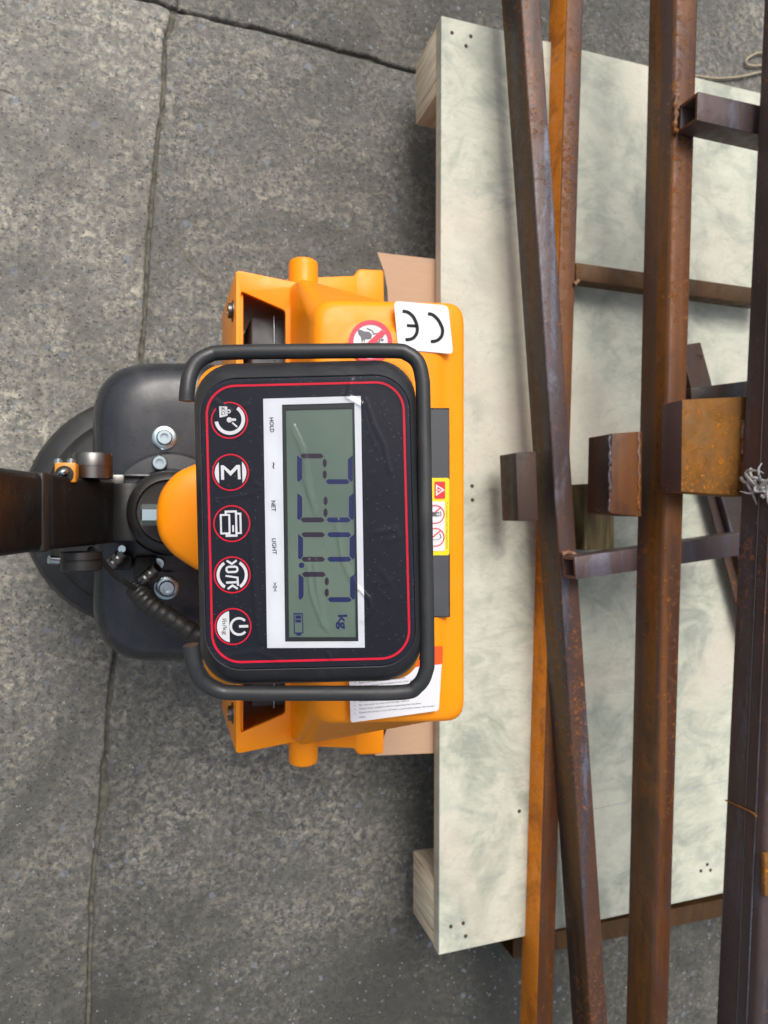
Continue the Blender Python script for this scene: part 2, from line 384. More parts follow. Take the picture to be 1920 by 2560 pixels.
def loft(name, rings, cap0=True, cap1=True, smooth=45):
    n = len(rings[0]); vs = [v for r_ in rings for v in r_]; fs = []
    for k in range(len(rings)-1):
        for i in range(n): j = (i+1) % n; fs.append([k*n+i, k*n+j, (k+1)*n+j, (k+1)*n+i])
    for on, base in ((cap0, 0), (cap1, (len(rings)-1)*n)):
        if on:
            vs.append(sum((Vector(v) for v in vs[base:base+n]), Vector())/n); m_ = len(vs)-1
            fs += [[base+i, base+(i+1) % n, m_] for i in range(n)]
    return mesh(name, vs, fs, smooth)
def catmull(pts, k=8):
    pts = [Vector(p) for p in pts]; q = [pts[0]*2-pts[1]] + pts + [pts[-1]*2-pts[-2]]; o = []
    for i in range(1, len(q)-2):
        for j in range(k):
            t = j/k; a, b, c, d = q[i-1:i+3]
            o.append(.5*((2*b)+(c-a)*t+(2*a-5*b+4*c-d)*t*t+(3*b-a-3*c+d)*t**3))
    o.append(pts[-1]); return o
def tube(name, pts, r, n=12, smooth=60, hollow=None):
    pts = [Vector(p) for p in pts]; rings = []; t0 = (pts[1]-pts[0]).normalized()
    up = t0.orthogonal().normalized()
    for i, p in enumerate(pts):
        t = (pts[min(i+1, len(pts)-1)]-pts[max(i-1, 0)]).normalized(); up = (up - t*up.dot(t)).normalized(); s = t.cross(up)
        rad = r(i/(len(pts)-1)) if callable(r) else r
        rings.append([p + (up*math.cos(2*math.pi*k/n)+s*math.sin(2*math.pi*k/n))*rad for k in range(n)])
    return loft(name, rings, smooth=smooth)
def lathe(name, prof, c, axis=(0, 0, 1), n=32, smooth=35):
    q = Vector(axis).normalized().to_track_quat('Z', 'Y'); c = Vector(c)
    return loft(name, [[c + q @ Vector((r_*math.cos(2*math.pi*k/n), r_*math.sin(2*math.pi*k/n), z)) for k in range(n)] for r_, z in prof], smooth=smooth)
def hexa(name, top, bot, bv=.002, seg=2):
    """a box from its four top corners and four bottom corners"""
    me = mesh(name, list(top)+list(bot), [[0,1,2,3],[7,6,5,4],[0,4,5,1],[1,5,6,2],[2,6,7,3],[3,7,4,0]])
    return bevel(me, bv, seg) if bv else me
def box(name, lo, hi, bv=.002):
    (a, b, c), (d, e, f) = lo, hi
    return hexa(name, [Vector(p) for p in ((a,b,f),(d,b,f),(d,e,f),(a,e,f))], [Vector(p) for p in ((a,b,c),(d,b,c),(d,e,c),(a,e,c))], bv)
def slab(quad, z, h, bv=.002, name='plate'):
    """quad: four photograph points of the top face at height z"""
    t = [P(u, v, z) for u, v in quad]; return hexa(name, t, [p - Vector((0, 0, h)) for p in t], bv)
def hollow(name, A, B, wall=.14):
    """rectangular tube between end quads A and B, open at A"""
    ca = sum(A, Vector())/4; cb = sum(B, Vector())/4
    s = min((A[0]-A[1]).length, (A[1]-A[2]).length)*wall
    ins = lambda Q, c: [p + (c-p).normalized()*s*1.41 for p in Q]
    Ai, Bi = ins(A, ca), ins(B, cb); mid = [a*.25+b*.75 for a, b in zip(Ai, Bi)]
    vs = list(A)+list(B)+Ai+mid; fs = []
    for i in range(4):
        j = (i+1) % 4
        fs += [[i, j, 4+j, 4+i], [i, j, 8+j, 8+i], [8+i, 8+j, 12+j, 12+i]]
    fs += [[4, 5, 6, 7], [12, 13, 14, 15]]
    return bevel(mesh(name, vs, fs), .0012, 2, 30)

# ================================================================== THE GROUND: slabs over dirt
Z0 = -.009
ground = link('ground', mesh('ground', [(-60,-60,Z0),(60,-60,Z0),(60,60,Z0),(-60,60,Z0)], [[0,1,2,3]]), 'joint_dirt', origin=Vector((0,0,Z0)), kind='structure')
def wob(pts, amp=.0020, step=.006, seed=0):
    out = []
    for i in range(len(pts)-1):
        a, b = Vector(pts[i]), Vector(pts[i+1]); n = max(1, int((b-a).length/step)); d = (b-a).normalized(); nn = Vector((-d.y, d.x, 0))
        for k in range(n):
            p = a.lerp(b, k/n)
            if (i or k) and (p.length < 3):
                q = noise.noise(p*38+Vector((seed, 0, 0)))*.6 + noise.noise(p*110+Vector((0, seed, 0)))*.4
                chip = max(0, noise.noise(p*9+Vector((0, 0, seed)))-.28)*4
                p = p + nn*amp*(q*1.5 + .5*noise.noise(p*260) + chip*2.6)
            out.append(p)
    return out
X0 = P(433, 24, 0)
vj = [P(u, v, 0) for u, v in ((433,24),(425,70),(411,100),(411,199),(391,371),(371,597),(361,796),(300,1500),(285,1650),(265,1816),(252,2021),(229,2227),(219,2560))]
vdir = (vj[-1]-vj[-4]).normalized(); vj.append(vj[-1]+vdir*3)
hj = [P(u, v, 0) for u, v in ((433,24),(464,32),(663,75),(835,123),(1021,176))]
hj.append(hj[-1]+(hj[-1]-hj[1]).normalized()*3)
hl = [P(433, 24, 0), P(391, 3, 0), P(331, -8, 0)]; hl.append(hl[-1]+(hl[0]-hj[-2]).normalized()*3)
def slab_mesh(name, loop):
    n = len(loop); cen = sum(loop, Vector())/n
    def ins(d):
        o = []
        for i in range(n):
            a, c = loop[i-1], loop[(i+1) % n]; t = (c-a).normalized(); nn = Vector((-t.y, t.x, 0))
            o.append(loop[i] + nn*d)
        return o
    s = 1 if area([(p.x, p.y) for p in loop]) > 0 else -1
    # outline, then an eroded shoulder
    rings = [[p+Vector((0,0,Z0+.0002)) for p in loop]]
    rings.append([p+Vector((0,0,-.004+.001*noise.noise(p*60))) for p in ins(.0005*s)])
    rings.append([p+Vector((0,0,-.0012)) for p in ins(.0022*s)])
    rings.append([p.copy() for p in ins(.0055*s)])
    vs = [v for r_ in rings for v in r_]; fs = []
    for k in range(3):
        for i in range(n): j = (i+1) % n; fs.append([k*n+i, k*n+j, (k+1)*n+j, (k+1)*n+i])
    for tri in tessellate_polygon([[Vector((v.x, v.y, 0)) for v in rings[3]]]): fs.append([3*n+i for i in tri])
    return mesh(name, vs, fs, 60)
def off(pts, d):
    o = []
    for i, p in enumerate(pts):
        a, c = pts[max(0, i-1)], pts[min(len(pts)-1, i+1)]; t = (c-a).normalized(); o.append(p+Vector((-t.y, t.x, 0))*d)
    return o
gv, gh = .0029, .0030
vr, vl = wob(off(vj, gv), seed=3), wob(off(vj, -gv), seed=8)
hd, hu = wob(off(hj, -gh), seed=5), wob(off(hj, gh), seed=9)
ld, lu = wob(off(hl, gh), seed=4), wob(off(hl, -gh), seed=6)
vend, hend, lend = vj[-1], hj[-1], hl[-1]
# the vertical joint runs towards -y, so its left-hand side (+n) is the side of +x
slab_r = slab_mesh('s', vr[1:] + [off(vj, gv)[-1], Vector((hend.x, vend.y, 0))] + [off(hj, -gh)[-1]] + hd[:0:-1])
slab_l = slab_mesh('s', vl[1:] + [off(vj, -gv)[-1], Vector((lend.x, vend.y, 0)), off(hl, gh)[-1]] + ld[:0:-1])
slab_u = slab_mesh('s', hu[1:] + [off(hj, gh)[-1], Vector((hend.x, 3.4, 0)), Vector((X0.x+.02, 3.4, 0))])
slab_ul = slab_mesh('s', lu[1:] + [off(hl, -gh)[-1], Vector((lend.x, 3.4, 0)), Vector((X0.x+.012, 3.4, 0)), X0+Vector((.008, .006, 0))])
for me_, mm in ((slab_r, 'concrete_slab'), (slab_l, 'concrete_slab_lit'), (slab_u, 'concrete_slab'), (slab_ul, 'concrete_slab')):
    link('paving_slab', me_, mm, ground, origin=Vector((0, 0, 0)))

def dark_trace(pts, w_):
    pp = catmull([P(u, v, 0) for u, v in pts], 8); L_ = []; R_ = []; n = len(pp)
    for i, p in enumerate(pp):
        t = (pp[min(i+1, n-1)]-pp[max(0, i-1)]).normalized(); nn = Vector((-t.y, t.x, 0)); k = w_*math.sin(math.pi*(i+.3)/(n+.3))**.6*(1+.7*noise.noise(p*80))
        L_.append(p+nn*k); R_.append(p-nn*k*.6)
    loop = [(p.x, p.y) for p in L_+R_[::-1]]
    link('dark_trace', flat('c', [loop], lambda x, y, dz=0: Vector((x, y, dz)), .0003, .0012), 'joint_dirt', ground)  # joint_dirt is used here for its dark colour
dark_trace([(424,583),(452,620),(482,662),(515,694),(552,718)], .0032)  # dark trace of a shallow step, its shade put into the colour
dark_trace([(-20,222),(10,228),(36,238)], .0022)
# ================================================================== PALLET
PZ = .20; B0 = PZ-.131
pallet = thing('wooden_pallet', P(1100, 1280, PZ)*1 - Vector((0, 0, PZ-B0)), 'pale plywood pallet carrying the rusty steel, raised on the orange pallet truck', 'pallet')
a, b = P(1104, 39, PZ), P(1097, 2388, PZ); c, d = P(1894, 231, PZ), P(1802, 2234, PZ)
c = a+(c-a)*1.75; d = b+(d-b)*2.0
def deck(z0, z1): return [Vector((p.x, p.y, z1)) for p in (a, c, d, b)], [Vector((p.x, p.y, z0)) for p in (a, c, d, b)]
link('deck_board', hexa('d', *deck(PZ-.017, PZ), .0008, 1), 'plywood_top', pallet)
link('deck_ply', hexa('d', *deck(PZ-.024, PZ-.0172), .0006, 1), 'plywood_edge', pallet)
ex = (c-a).normalized(); ex2 = (d-b).normalized()
wB = a.y-b.y
def block(x, y0, y1, ln): return box('b', (x, y0, B0), (x+ln, y1, PZ-.0242), .003)
ya = a.y-.0006; yb = b.y+.0006
blk = [(a.x+.001, ya-.118, ya, .15), (b.x+.001, yb, yb+.118, .15), (a.x+.62, ya-.118, ya, .15), (a.x+.62, yb, yb+.118, .15), (a.x+.62, -.05, .05, .15)]
for x, y0, y1, ln in blk: link('block', block(x, y0, y1, ln), 'block_wood', pallet)
nl = lathe('n', [(.0034, -.001), (.0034, .0003), (.002, .0005)], P(1130, 82, PZ), n=12)
nail = link('nail_head', nl, 'knot_hole', pallet)
for u, v in ((1177,91),(1165,115),(1127,2316),(1158,2308),(1164,2340),(1768,2161),(1752,2177),(1776,2175),(1298,2028),(1180,1215),(1181,1250)):
    twin(nail, P(u, v, PZ))
PM = Hm(PZ)
link('pencil_line', flat('p', [stroke([(1470,2026),(1830,1949)], 1.6)], PM, .0003, .0003), 'pencil', pallet)

# ================================================================== CARDBOARD under the pallet, beside the truck
CZ = .172
cbp = [(943,631),(1150,655),(1150,1880),(937,1889),(955,1858),(968,1820),(975,1700),(975,820),(968,720),(960,678)]
cbm = flat('c', [cbp], Hm(CZ), 0, .003)
cb = link('cardboard_sheet', cbm, 'cardboard'); meta(cb, 'brown cardboard sheet poking out from under the pallet on both sides of the truck', 'cardboard')

# ================================================================== STEEL
GR = 'rusty steel pieces loaded on the pallet'
def bar_mesh(ul, us, ur, z, v0=0, v1=2560, bv=.004, e0=-250, e1=2810, hol=False):
    """a rectangular tube from its side edge, split edge and far edge at rows v0 and v1"""
    ends = []; hs_ = []
    for k, e in ((0, e0), (1, e1)):
        t = (e-v0)/(v1-v0); L_, S_, R_ = (x[0]+(x[1]-x[0])*t for x in (ul, us, ur))
        s = P(S_, e, z); r_ = P(R_, e, z)
        lo, hi = 0, .4
        for _ in range(40):
            m_ = (lo+hi)/2
            if U(s-Vector((0,0,m_)))[0] > L_: lo = m_
            else: hi = m_
        hs_.append(lo); ends.append((s, r_))
    h = sum(hs_)/2; dz = Vector((0, 0, h))
    (s0, r0), (s1, r1) = ends
    return hexa('bar', [s0, r0, r1, s1], [s0-dz, r0-dz, r1-dz, s1-dz], bv, 3), h
def seam(us, z, w_, v0, v1, u1=None):  # thin raised line along a face
    return flat('seam', [[(us, v0), (us+w_, v0), ((u1 or us)+w_, v1), (u1 or us, v1)]], Hm(z), .0012, .0016)
ZB, = (.248,)
# B: lowest long tube, orange
tB = thing('steel_tube', P(1380, 1280, PZ), 'long square tube with bright orange rust lying lowest, slanting under the dark tube', 'steel tube', GR)
mB, hB = bar_mesh((1374,1297), (1416,1342), (1460,1383), ZB)
sided(link('tube_body', mB, 'rust_red', tB), 'rust_orange')
# the second low frame rail with cross tube (upper right)
link('cross_tube', slab([(1440,655),(1925,724),(1925,766),(1440,700)], ZB-.001, .03, .003), 'rust_olive', tB)
link('weld_bead', tube('w', catmull([P(1446,702,ZB+.003), P(1441,706,ZB+.004), P(1437,712,ZB+.003)], 3), .004, 8), 'weld_rust', tB)
# A: dark slanting tube on top of B
ZA = .309
tA = thing('steel_tube', P(1390, 1280, ZA-.05), 'dark purple-brown square tube with orange specks, leftmost at the top and crossing the orange tube', 'steel tube', GR)
mA, hA = bar_mesh((1252,1430), (1302,1478), (1352,1521), ZA)
sided(link('tube_body', mA, 'rust_mixed', tA), 'rust_side')
link('end_plate', slab([(1289,1132),(1340,1128),(1346,1302),(1296,1303)], .306, .056, .0015), 'rust_dark', tA)
# cross tube below C, welded to A, open end to the left
zc, hc = .350, .038
top = [P(u, v, zc) for u, v in ((1436,1393),(1440,1449),(1900,1381),(1900,1327))]
A_ = [top[0], top[1], top[1]-Vector((0,0,hc)), top[0]-Vector((0,0,hc))]; B_ = [top[3], top[2], top[2]-Vector((0,0,hc)), top[3]-Vector((0,0,hc))]
sided(link('cross_tube', hollow('h', A_, B_), 'rust_purple', tA), 'rust_red')
link('weld_bead', tube('w', catmull([P(u, v, .314) for u, v in ((1404,1386),(1418,1381),(1432,1384),(1440,1388))], 4), lambda t: .004+.001*math.sin(t*20), 8), 'weld_rust', tA)
# C
ZC = .412
tC = thing('steel_tube', P(1660, 1280, ZC-.06), 'long brown square tube running top to bottom through the middle of the steel', 'steel tube', GR)
mC, hC = bar_mesh((1621,1560), (1690,1632), (1749,1674), ZC, bv=.007)
sided(link('tube_body', mC, 'rust_red', tC), 'rust_brown')
sided(link('welded_stub', slab([(1530,1084),(1606,1078),(1604,1292),(1526,1283)], .392, .062, .0015), 'rust_red', tC), 'rust_dark')
link('weld_bead', tube('w', catmull([P(1598+rnd.uniform(-3,3), v, .392) for v in range(1080, 1280, 16)], 3), lambda t: .0022+.0012*noise.noise(Vector((t*30,0,0))), 8), 'weld_rust', tC)
link('weld_seam', tube('w', catmull([P(1524+rnd.uniform(-2,2), v, .3905) for v in range(1090, 1285, 9)], 3), lambda t: .0024+.0018*noise.noise(Vector((t*14,3,0))), 8), 'rust_mixed', tC)
zc, hc = .454, .040
top = [P(u, v, zc) for u, v in ((1745,228),(1742,300),(1990,358),(1990,284))]
top[0].x -= 0; A_ = [top[0], top[1], top[1]-Vector((0,0,hc)), top[0]-Vector((0,0,hc))]; B_ = [top[3], top[2], top[2]-Vector((0,0,hc)), top[3]-Vector((0,0,hc))]
sided(link('cross_tube', hollow('h', A_, B_, .13), 'rust_purple', tC), 'rust_red')
link('weld_bead', tube('w', catmull([P(u, v, .416) for u, v in ((1694,236),(1688,262),(1690,290),(1686,318),(1693,334))], 5), lambda t: .0035+.0015*math.sin(t*30), 8), 'weld_rust', tC)
# D
ZD = .540
tD = thing('steel_tube', P(1880, 1280, ZD-.09), 'thickest purple-grey steel tube along the right edge, nearest the camera', 'steel tube', GR)
mD, hD = bar_mesh((1906,1785), (2010,1893), (2120,1990), ZD, bv=.008)
link('tube_body', mD, 'rust_purple', tD)
def onside(u, v, x, dx=-.0012):
    dd = RT*((u-960)/F)+UP*(-(v-1280)/F)+LK; t = x/dd.x; return Vector((0,0,H))+dd*t+Vector((dx,0,0))
# long pale seam on the side that faces the truck
def xside(v):  # x of D's side plane at row v
    t = v/2560; return P(2010+(1893-2010)*t, v, ZD).x
link('weld_seam', tube('w', [onside(1843+(1960-1843)*(1-v/2560.)-8*(1-v/2560.), v, xside(v)) for v in (0, 640, 1280, 1900, 2560)], .0009, 6), 'steel_dark', tD)
link('weld_seam', tube('w', [onside(1868+(1990-1868)*(1-v/2560.)-8*(1-v/2560.), v, xside(v)) for v in (0, 640, 1280, 1900, 2560)], .0013, 6), 'rust_purple', tD)
# P3 orange stub on top of C, between C and D
sided(link('welded_stub', slab([(1706,999),(1890,990),(1876,1242),(1703,1229)], .457, .044, .0015), 'rust_scale', tD, label='stub covered in bright orange rust scale'), 'rust_purple')
link('weld_bead', tube('w', catmull([P(1858+rnd.uniform(-4,4), v, .458) for v in range(1050, 1215, 13)], 3), lambda t: .0040+.0030*noise.noise(Vector((t*20,9,0))), 8), 'weld_rust', tD)
link('end_plate', slab([(1728,970),(1870,952),(1870,1000),(1728,1004)], .400, .05, .0015), 'rust_dark', tD)
link('rust_stub', slab([(1912,2135),(1990,2130),(1990,2240),(1913,2243)], ZD+.006, .008, .003), 'rust_scale', tD)
# twig of wire lying on D
wo = link('wire_offcut', tube('w', catmull([onside(u, v, xside(2020)-.002) for u, v in ((1815,2000),(1850,2016),(1880,2030),(1893,2040))], 5), lambda t: .0010+.0012*t, 8), 'rust_scale')
meta(wo, 'short orange rusty wire offcut lying across the side of the thickest tube', 'wire offcut')
# diagonal angle iron with a hole
ZG = .225
gi = thing('angle_iron', P(1760, 1200, PZ), 'thin dark angle iron with a bolt hole, lying diagonally on the pallet', 'angle iron', GR)
L0, L1 = (1665, 862), (1880, 1640); W0 = 88
ang = [[(1668,868),(1751,856),(1942,1560),(1945,1640),(1870,1640)]]
hole = circ(1746, 895, 8.5, 16)
link('hole_shade', lathe('h', [(0, 0), (.0095, 0), (.0095, .001), (0, .001)], P(1747, 895, ZG-.0025), n=16), 'knot_hole', gi)  # dark plug set in the hole to paint the shade inside
link('flange', flat('f', [[ang[0][0:1]+ang[0][1:2]+[(1962,1640),(1876,1640)], hole]], Hm(ZG), 0, .004), 'rust_dark', gi)
def strip3(u0, v0, u1, v1, z, h, w_=.004):
    p, q = P(u0, v0, z), P(u1, v1, z); n_ = (q-p).cross(Vector((0,0,1))).normalized()*w_
    return hexa('s', [p, p+n_, q+n_, q], [x-Vector((0,0,h)) for x in (p, p+n_, q+n_, q)], .0008, 1)
link('web', strip3(1709, 880, 1918, 1640, ZG+.014, .018, .005), 'rust_mixed', gi)
# timber spacer under the tubes
sp_ = link('timber_spacer', box('t', (P(1461,1300,.285).x, P(1500,1375,.285).y, PZ), (P(1536,1300,.285).x, P(1500,1210,.285).y, .285), .002), 'timber_olive')
meta(sp_, 'small olive-brown timber block standing between the tubes left of the middle tube', 'timber block')
# tube on the ground below the pallet's lower edge
zc, hc = .075, .06
pA, pB = P(1284, 2350, zc), P(1990, 2212, zc); dd = (pB-pA).normalized(); nn = Vector((-dd.y, dd.x, 0)) * .038
gt = [pA+nn*0, pA-nn, pB-nn, pB+nn*0]
gz = Vector((0, 0, hc))
A_ = [gt[0], gt[1], gt[1]-gz, gt[0]-gz]; B_ = [gt[3], gt[2], gt[2]-gz, gt[3]-gz]
lo = link('steel_tube', hollow('h', A_, B_, .1), 'rust_olive')
meta(lo, 'brown square tube with an open dark end just below the lower edge of the pallet', 'steel tube', GR)
# tie wire knot round D
tw = []
kc_ = onside(1912, 1222, xside(1222), -.008)
def knot(i):
    r_ = random.Random(i); pts = []
    p = kc_ + Vector((r_.uniform(-.004, .02), r_.uniform(-.016, .014), r_.uniform(-.010, .02)))
    dr = Vector((r_.uniform(-1, 1), r_.uniform(-1, 1), r_.uniform(-.6, 1)))*.006
    for k in range(7): pts.append(p.copy()); dr = (dr + Vector((r_.uniform(-1, 1), r_.uniform(-1, 1), r_.uniform(-1, 1)))*.009); dr = dr*.9 + (kc_-p)*.25; p += dr
    return catmull(pts, 4)
bm = bmesh.new()
extra = [catmull([onside(1858,1195,xside(1195),-.004), onside(1872,1206,xside(1200),-.008), kc_], 5), catmull([onside(1882,1172,xside(1195),-.004), onside(1890,1188,xside(1200),-.01), kc_], 5), catmull([kc_, kc_+Vector((.05, .004, .03)), kc_+Vector((.10, .006, .045))], 5), catmull([kc_+Vector((0,-.01,0)), kc_+Vector((.05, -.012, .03)), kc_+Vector((.10, -.008, .045))], 5)]
for pts in [knot(i) for i in range(7)] + extra:
    me = tube('w', pts, lambda t: .0026*(1-.75*t**3), 8); bm.from_mesh(me)
kn = bpy.data.meshes.new('k'); bm.to_mesh(kn); bm.free()
k_ = link('tie_wire', kn, 'tie_wire'); meta(k_, 'knot of twisted silvery tie wire round the thickest tube beside the orange stub', 'tie wire')
# jute twine on the ground, upper right
tp = [(1690,193),(1735,190),(1790,196),(1850,192),(1905,180),(1960,172)]
tl = [(1960,120),(1915,131),(1890,134),(1868,148),(1866,160),(1882,165),(1905,163),(1960,150)]
bm = bmesh.new()
for q in (tp, tl):
    me = tube('w', catmull([P(u, v, .006) for u, v in q], 12), lambda t: .0026+.0006*math.sin(t*190), 8); bm.from_mesh(me)
kn = bpy.data.meshes.new('k'); bm.to_mesh(kn); bm.free()
k_ = link('twine', kn, 'jute'); meta(k_, 'loose length of beige jute twine with a loop on the paving in the upper right', 'twine')

# ================================================================== PALLET TRUCK
truck = thing('pallet_truck', (0, 0, 0), 'orange electric pallet truck with black tiller and a weighing indicator on top', 'pallet truck')
OR = 'orange_paint'
# hood
def ring(pts, z, r, n=6): return [Vector((x, y, z)) for x, y in rpoly(pts, r, n)]
xl, xr = P(787, 1280, .55).x, P(1168, 1280, .55).x
hl_, hr_ = P(800, 745, .55).y, P(1164, 752, .55).y
xlb = P(718, 1280, .38).x
def hq(i, z, r, dx=0, dxr=0): return ring([(xl+i+dx, -(hl_-i)), (xr-i+dxr, -(hr_-i)), (xr-i+dxr, hr_-i), (xl+i+dx, hl_-i)], z, r)
rings = [ring([(xlb, -.302), (xr-.003, -.268), (xr-.003, .268), (xlb, .302)], .392, .012),
         ring([(xlb+.003, -.298), (xr, -.266), (xr, .266), (xlb+.003, .298)], .43, .014),
         hq(-.002, .525, .022), hq(0, .540, .024), hq(.003, .547, .026), hq(.009, .550, .03), hq(.024, .5505, .034), hq(.030, .5515, .036), hq(.036, .556, .042), hq(.042, .5585, .046), hq(.052, .559, .05)]
hood = link('hood', loft('h', rings, smooth=50), OR, truck)
HZ = .559
HMf = Hm(HZ)
# recessed black plate with sticker
link('access_plate', flat('p', [rr(960, 1024, 1121, 1540, 3, 3)], HMf, .0012, .003), 'dark_plate', truck)
link('plate_gap', flat('p', [[(957, 1020), (1123, 1020), (1125, 1543), (957, 1543)]], HMf, .0004, .003), 'black_matte', truck)
# yellow warning label
lab = link('warning_label', flat('l', [rr(1040, 1195, 1122, 1388, 6, 5)], HMf, .0018, .0005), 'label_yellow', truck)
link('label_panel', flat('l', [rr(1085-.5, 1204, 1111, 1247, 2, 3)], HMf, .0022, .0004), 'label_red', lab)
link('label_panel', flat('l', [rr(1050, 1254, 1110, 1377, 3, 3)], HMf, .0022, .0004), 'label_white', lab)
tri = [(1086.5+1, 1211), (1110, 1225), (1088, 1240)]
link('warning_triangle', flat('l', [[tri, [(1091, 1216.5), (1104, 1225), (1091.5, 1234.5)]], [rr(1089, 1224, 1099, 1227, .5, 2)], [circ(1102, 1225.4, 1.3, 8)]], HMf, .0026, .0004), 'label_white', lab)
for cy in (1286, 1343):
    link('prohibition_mark', flat('l', [[circ(1086, cy, 23.5, 32), circ(1086, cy, 21, 32)], [[(1064, cy+11), (1099, cy-18), (1101, cy-16), (1066, cy+13)]]], HMf, .0026, .0004), 'label_red', lab)
link('pictogram', flat('l', [[rr(1068, 1280, 1096, 1291, 2, 3), circ(1092, 1285.5, 2.8, 12)], stroke([(1098,1279),(1101,1285),(1098,1291)], 2), stroke([(1070,1349),(1094,1349),(1097,1346)], 1), stroke([(1097,1334),(1101,1342),(1098,1346)], 2.2)], HMf, .0026, .0004), 'label_grey_text', lab)
link('label_text', textmesh('t', [('Do not immerse in water | Keep away from fire', 1115.5, 1313, 4.6, 90, 116)], HMf, .0023), 'label_grey_text', lab)
# CE sticker
k5 = lambda pts: [(850+x*.1808, 740+y*.1808) for x, y in pts]
ce = link('marking_sticker', flat('s', [rpoly(k5([(740,70),(1490,135),(1560,805),(800,740)]), [14,14,12,10])], HMf, .0012, .0006), 'label_white', truck)
link('marking', flat('s', [stroke(catmull_ := [tuple(p) for p in catmull([(*q, 0) for q in k5([(860,215),(930,228),(1000,285),(1045,370),(1063,450),(1050,530),(1005,585),(955,604),(900,608)])], 4)] and [(p.x, p.y) for p in catmull([(*q, 0) for q in k5([(860,215),(930,228),(1000,285),(1045,370),(1063,450),(1050,530),(1005,585),(955,604),(900,608)])], 4)], 8),
     stroke(k5([(920,412),(1050,420)]), 7.5),
     stroke([(p.x, p.y) for p in catmull([(*q, 0) for q in k5([(1212,248),(1280,268),(1350,335),(1398,425),(1412,490),(1397,560),(1350,610),(1300,630),(1250,632)])], 4)], 8)], HMf, .0016, .0004), 'print_black', ce)
# no-riding sign
ns = link('no_riding_sticker', flat('s', [circ(925.5, 855, 53, 48)], HMf, .0012, .0006), 'label_white', truck)
link('figure', flat('s', [[k5([(240,465),(290,475),(330,495),(400,500),(440,545),(420,600),(345,600),(330,655),(320,600),(300,655),(285,570),(250,530)])], stroke(k5([(365,450),(440,485),(460,530),(520,520)]), 3), stroke(k5([(480,640),(540,640),(550,600)]), 3), [circ(*k5([(580,612)])[0], 3.4, 12)], stroke(k5([(560,590),(600,550)]), 2)], HMf, .0016, .0004), 'label_grey_text', ns)
link('red_ring', flat('s', [[circ(925.5, 855, 54, 48), circ(925.5, 855, 43, 48)], [[(887, 885), (953, 825), (963, 835), (897, 895)]]], HMf, .0020, .0004), 'label_sign_red', ns)
# caution sheet
cs = link('caution_label', flat('s', [rpoly([(870, 1640), (1106, 1614), (1096, 1776), (876, 1806)], [6, 6, 8, 8])], HMf, .0012, .0006), 'label_white', truck)
link('label_header', flat('s', [rpoly([(871, 1640), (1106, 1613.5), (1105, 1659), (874, 1686)], [6, 6, 1, 1])], HMf, .0016, .0004), 'label_orange', cs)
link('label_heading', textmesh('t', [('CAUTION', 1000, 1647, 20, -6.2, 150, .01)], HMf, .0018), 'print_black', cs)
tx = []
for i, s in enumerate(('Read and understand all of the manual.', 'Do not overload the machine at any time. It', 'can cause damage to the scale', 'Keep hands and feet away from the forks.', 'Never use the truck for lifting persons', 'Do not expose the electronic body into the gas', 'Do not enter an area with foreign objects', 'Check fault condition before operating the machine.', 'Ensure the power is cut off when connect/disconnect the hander', 'cable')):
    wd = min(190, len(s)*3.05); v = 1691+i*10.6; tx.append((s, 893+wd/2+4, v - wd*.052 + 14.5 - i*1.0, 5.4 if any(c_ in s for c_ in 'gypj') else 4.4, -6.2 + i*.12, wd))
    if s != 'cable': tx.append(('.', 886.5, v+14.5-i, 2.2, 0, 2.2, .05))
link('label_text', textmesh('t', tx, HMf, .0016), 'label_grey_text', cs)

# chassis with openings at the front
xf, xo0, xo1 = P(590, 1280, .40).x, P(602, 1280, .40).x, P(714, 1280, .40).x
yf = P(590, 675, .40).y
xb = xlb+.004
def chass(i=0): return [(xf+i, -(yf-i)), (xb+.02, -(.300-i)), (xb+.02, .300-i), (xf+i, yf-i)]
yo0, yo1 = P(602, 727, .40).y, P(714, 776, .40).y
hole_ = lambda s: [(xo0, s*.055), (xo0, s*yo0), (xo1, s*yo1), (xo1, s*.055)]
W3 = lambda x, y, dz=0: Vector((x, y, .40+dz))
tp_ = flat('c', [[rpoly(chass(), [.006, .004, .004, .006], 3), rpoly(hole_(1), .004, 3), rpoly(hole_(-1), .004, 3)]], W3, 0, .006)
link('front_top_plate', bevel(tp_, .0018, 2), OR, truck)
# walls of the chassis
def wall(p, q, z0, z1, th=.008):
    p, q = Vector((*p, 0)), Vector((*q, 0)); n_ = (q-p).cross(Vector((0,0,1))).normalized()*th
    return hexa('w', [v+Vector((0,0,z1)) for v in (p, q, q+n_, p+n_)], [v+Vector((0,0,z0)) for v in (p, q, q+n_, p+n_)], .0015)
link('front_plate', wall((xf, yf), (xf, -yf), .19, .3942, -.010), OR, truck)
link('side_plate', wall((xf+.0105, yf-.001), (xr-.01, .258), .16, .3938, .008), OR, truck)
link('side_plate', wall((xf+.0105, -yf+.001), (xr-.01, -.258), .16, .3938, -.008), OR, truck)
link('battery_box', box('b', (P(622, 1280, .34).x, -.262, .20), (xb+.05, .262, .365), .004), 'dark_plate', truck)
link('floor_plate', box('b', (xf+.012, -.262, .165), (xr-.02, .262, .175), .002), 'black_matte', truck)
for s in (1, -1):
    link('edge_highlight', tube('e', [P(685, 1280-s*(1280-790), .3665), P(686, 1280-s*(1280-900), .3665)], .0012, 8), 'steel_zinc', truck)  # bright metal line added for the highlight on the box edge
for s in (1, -1):
    link('side_flange', bevel(flat('b', [[(716, 1280-s*585), (892, 1280-s*592), (892, 1280-s*520), (716, 1280-s*520)]], Hm(.372), 0, .012), .003, 2), OR, truck)
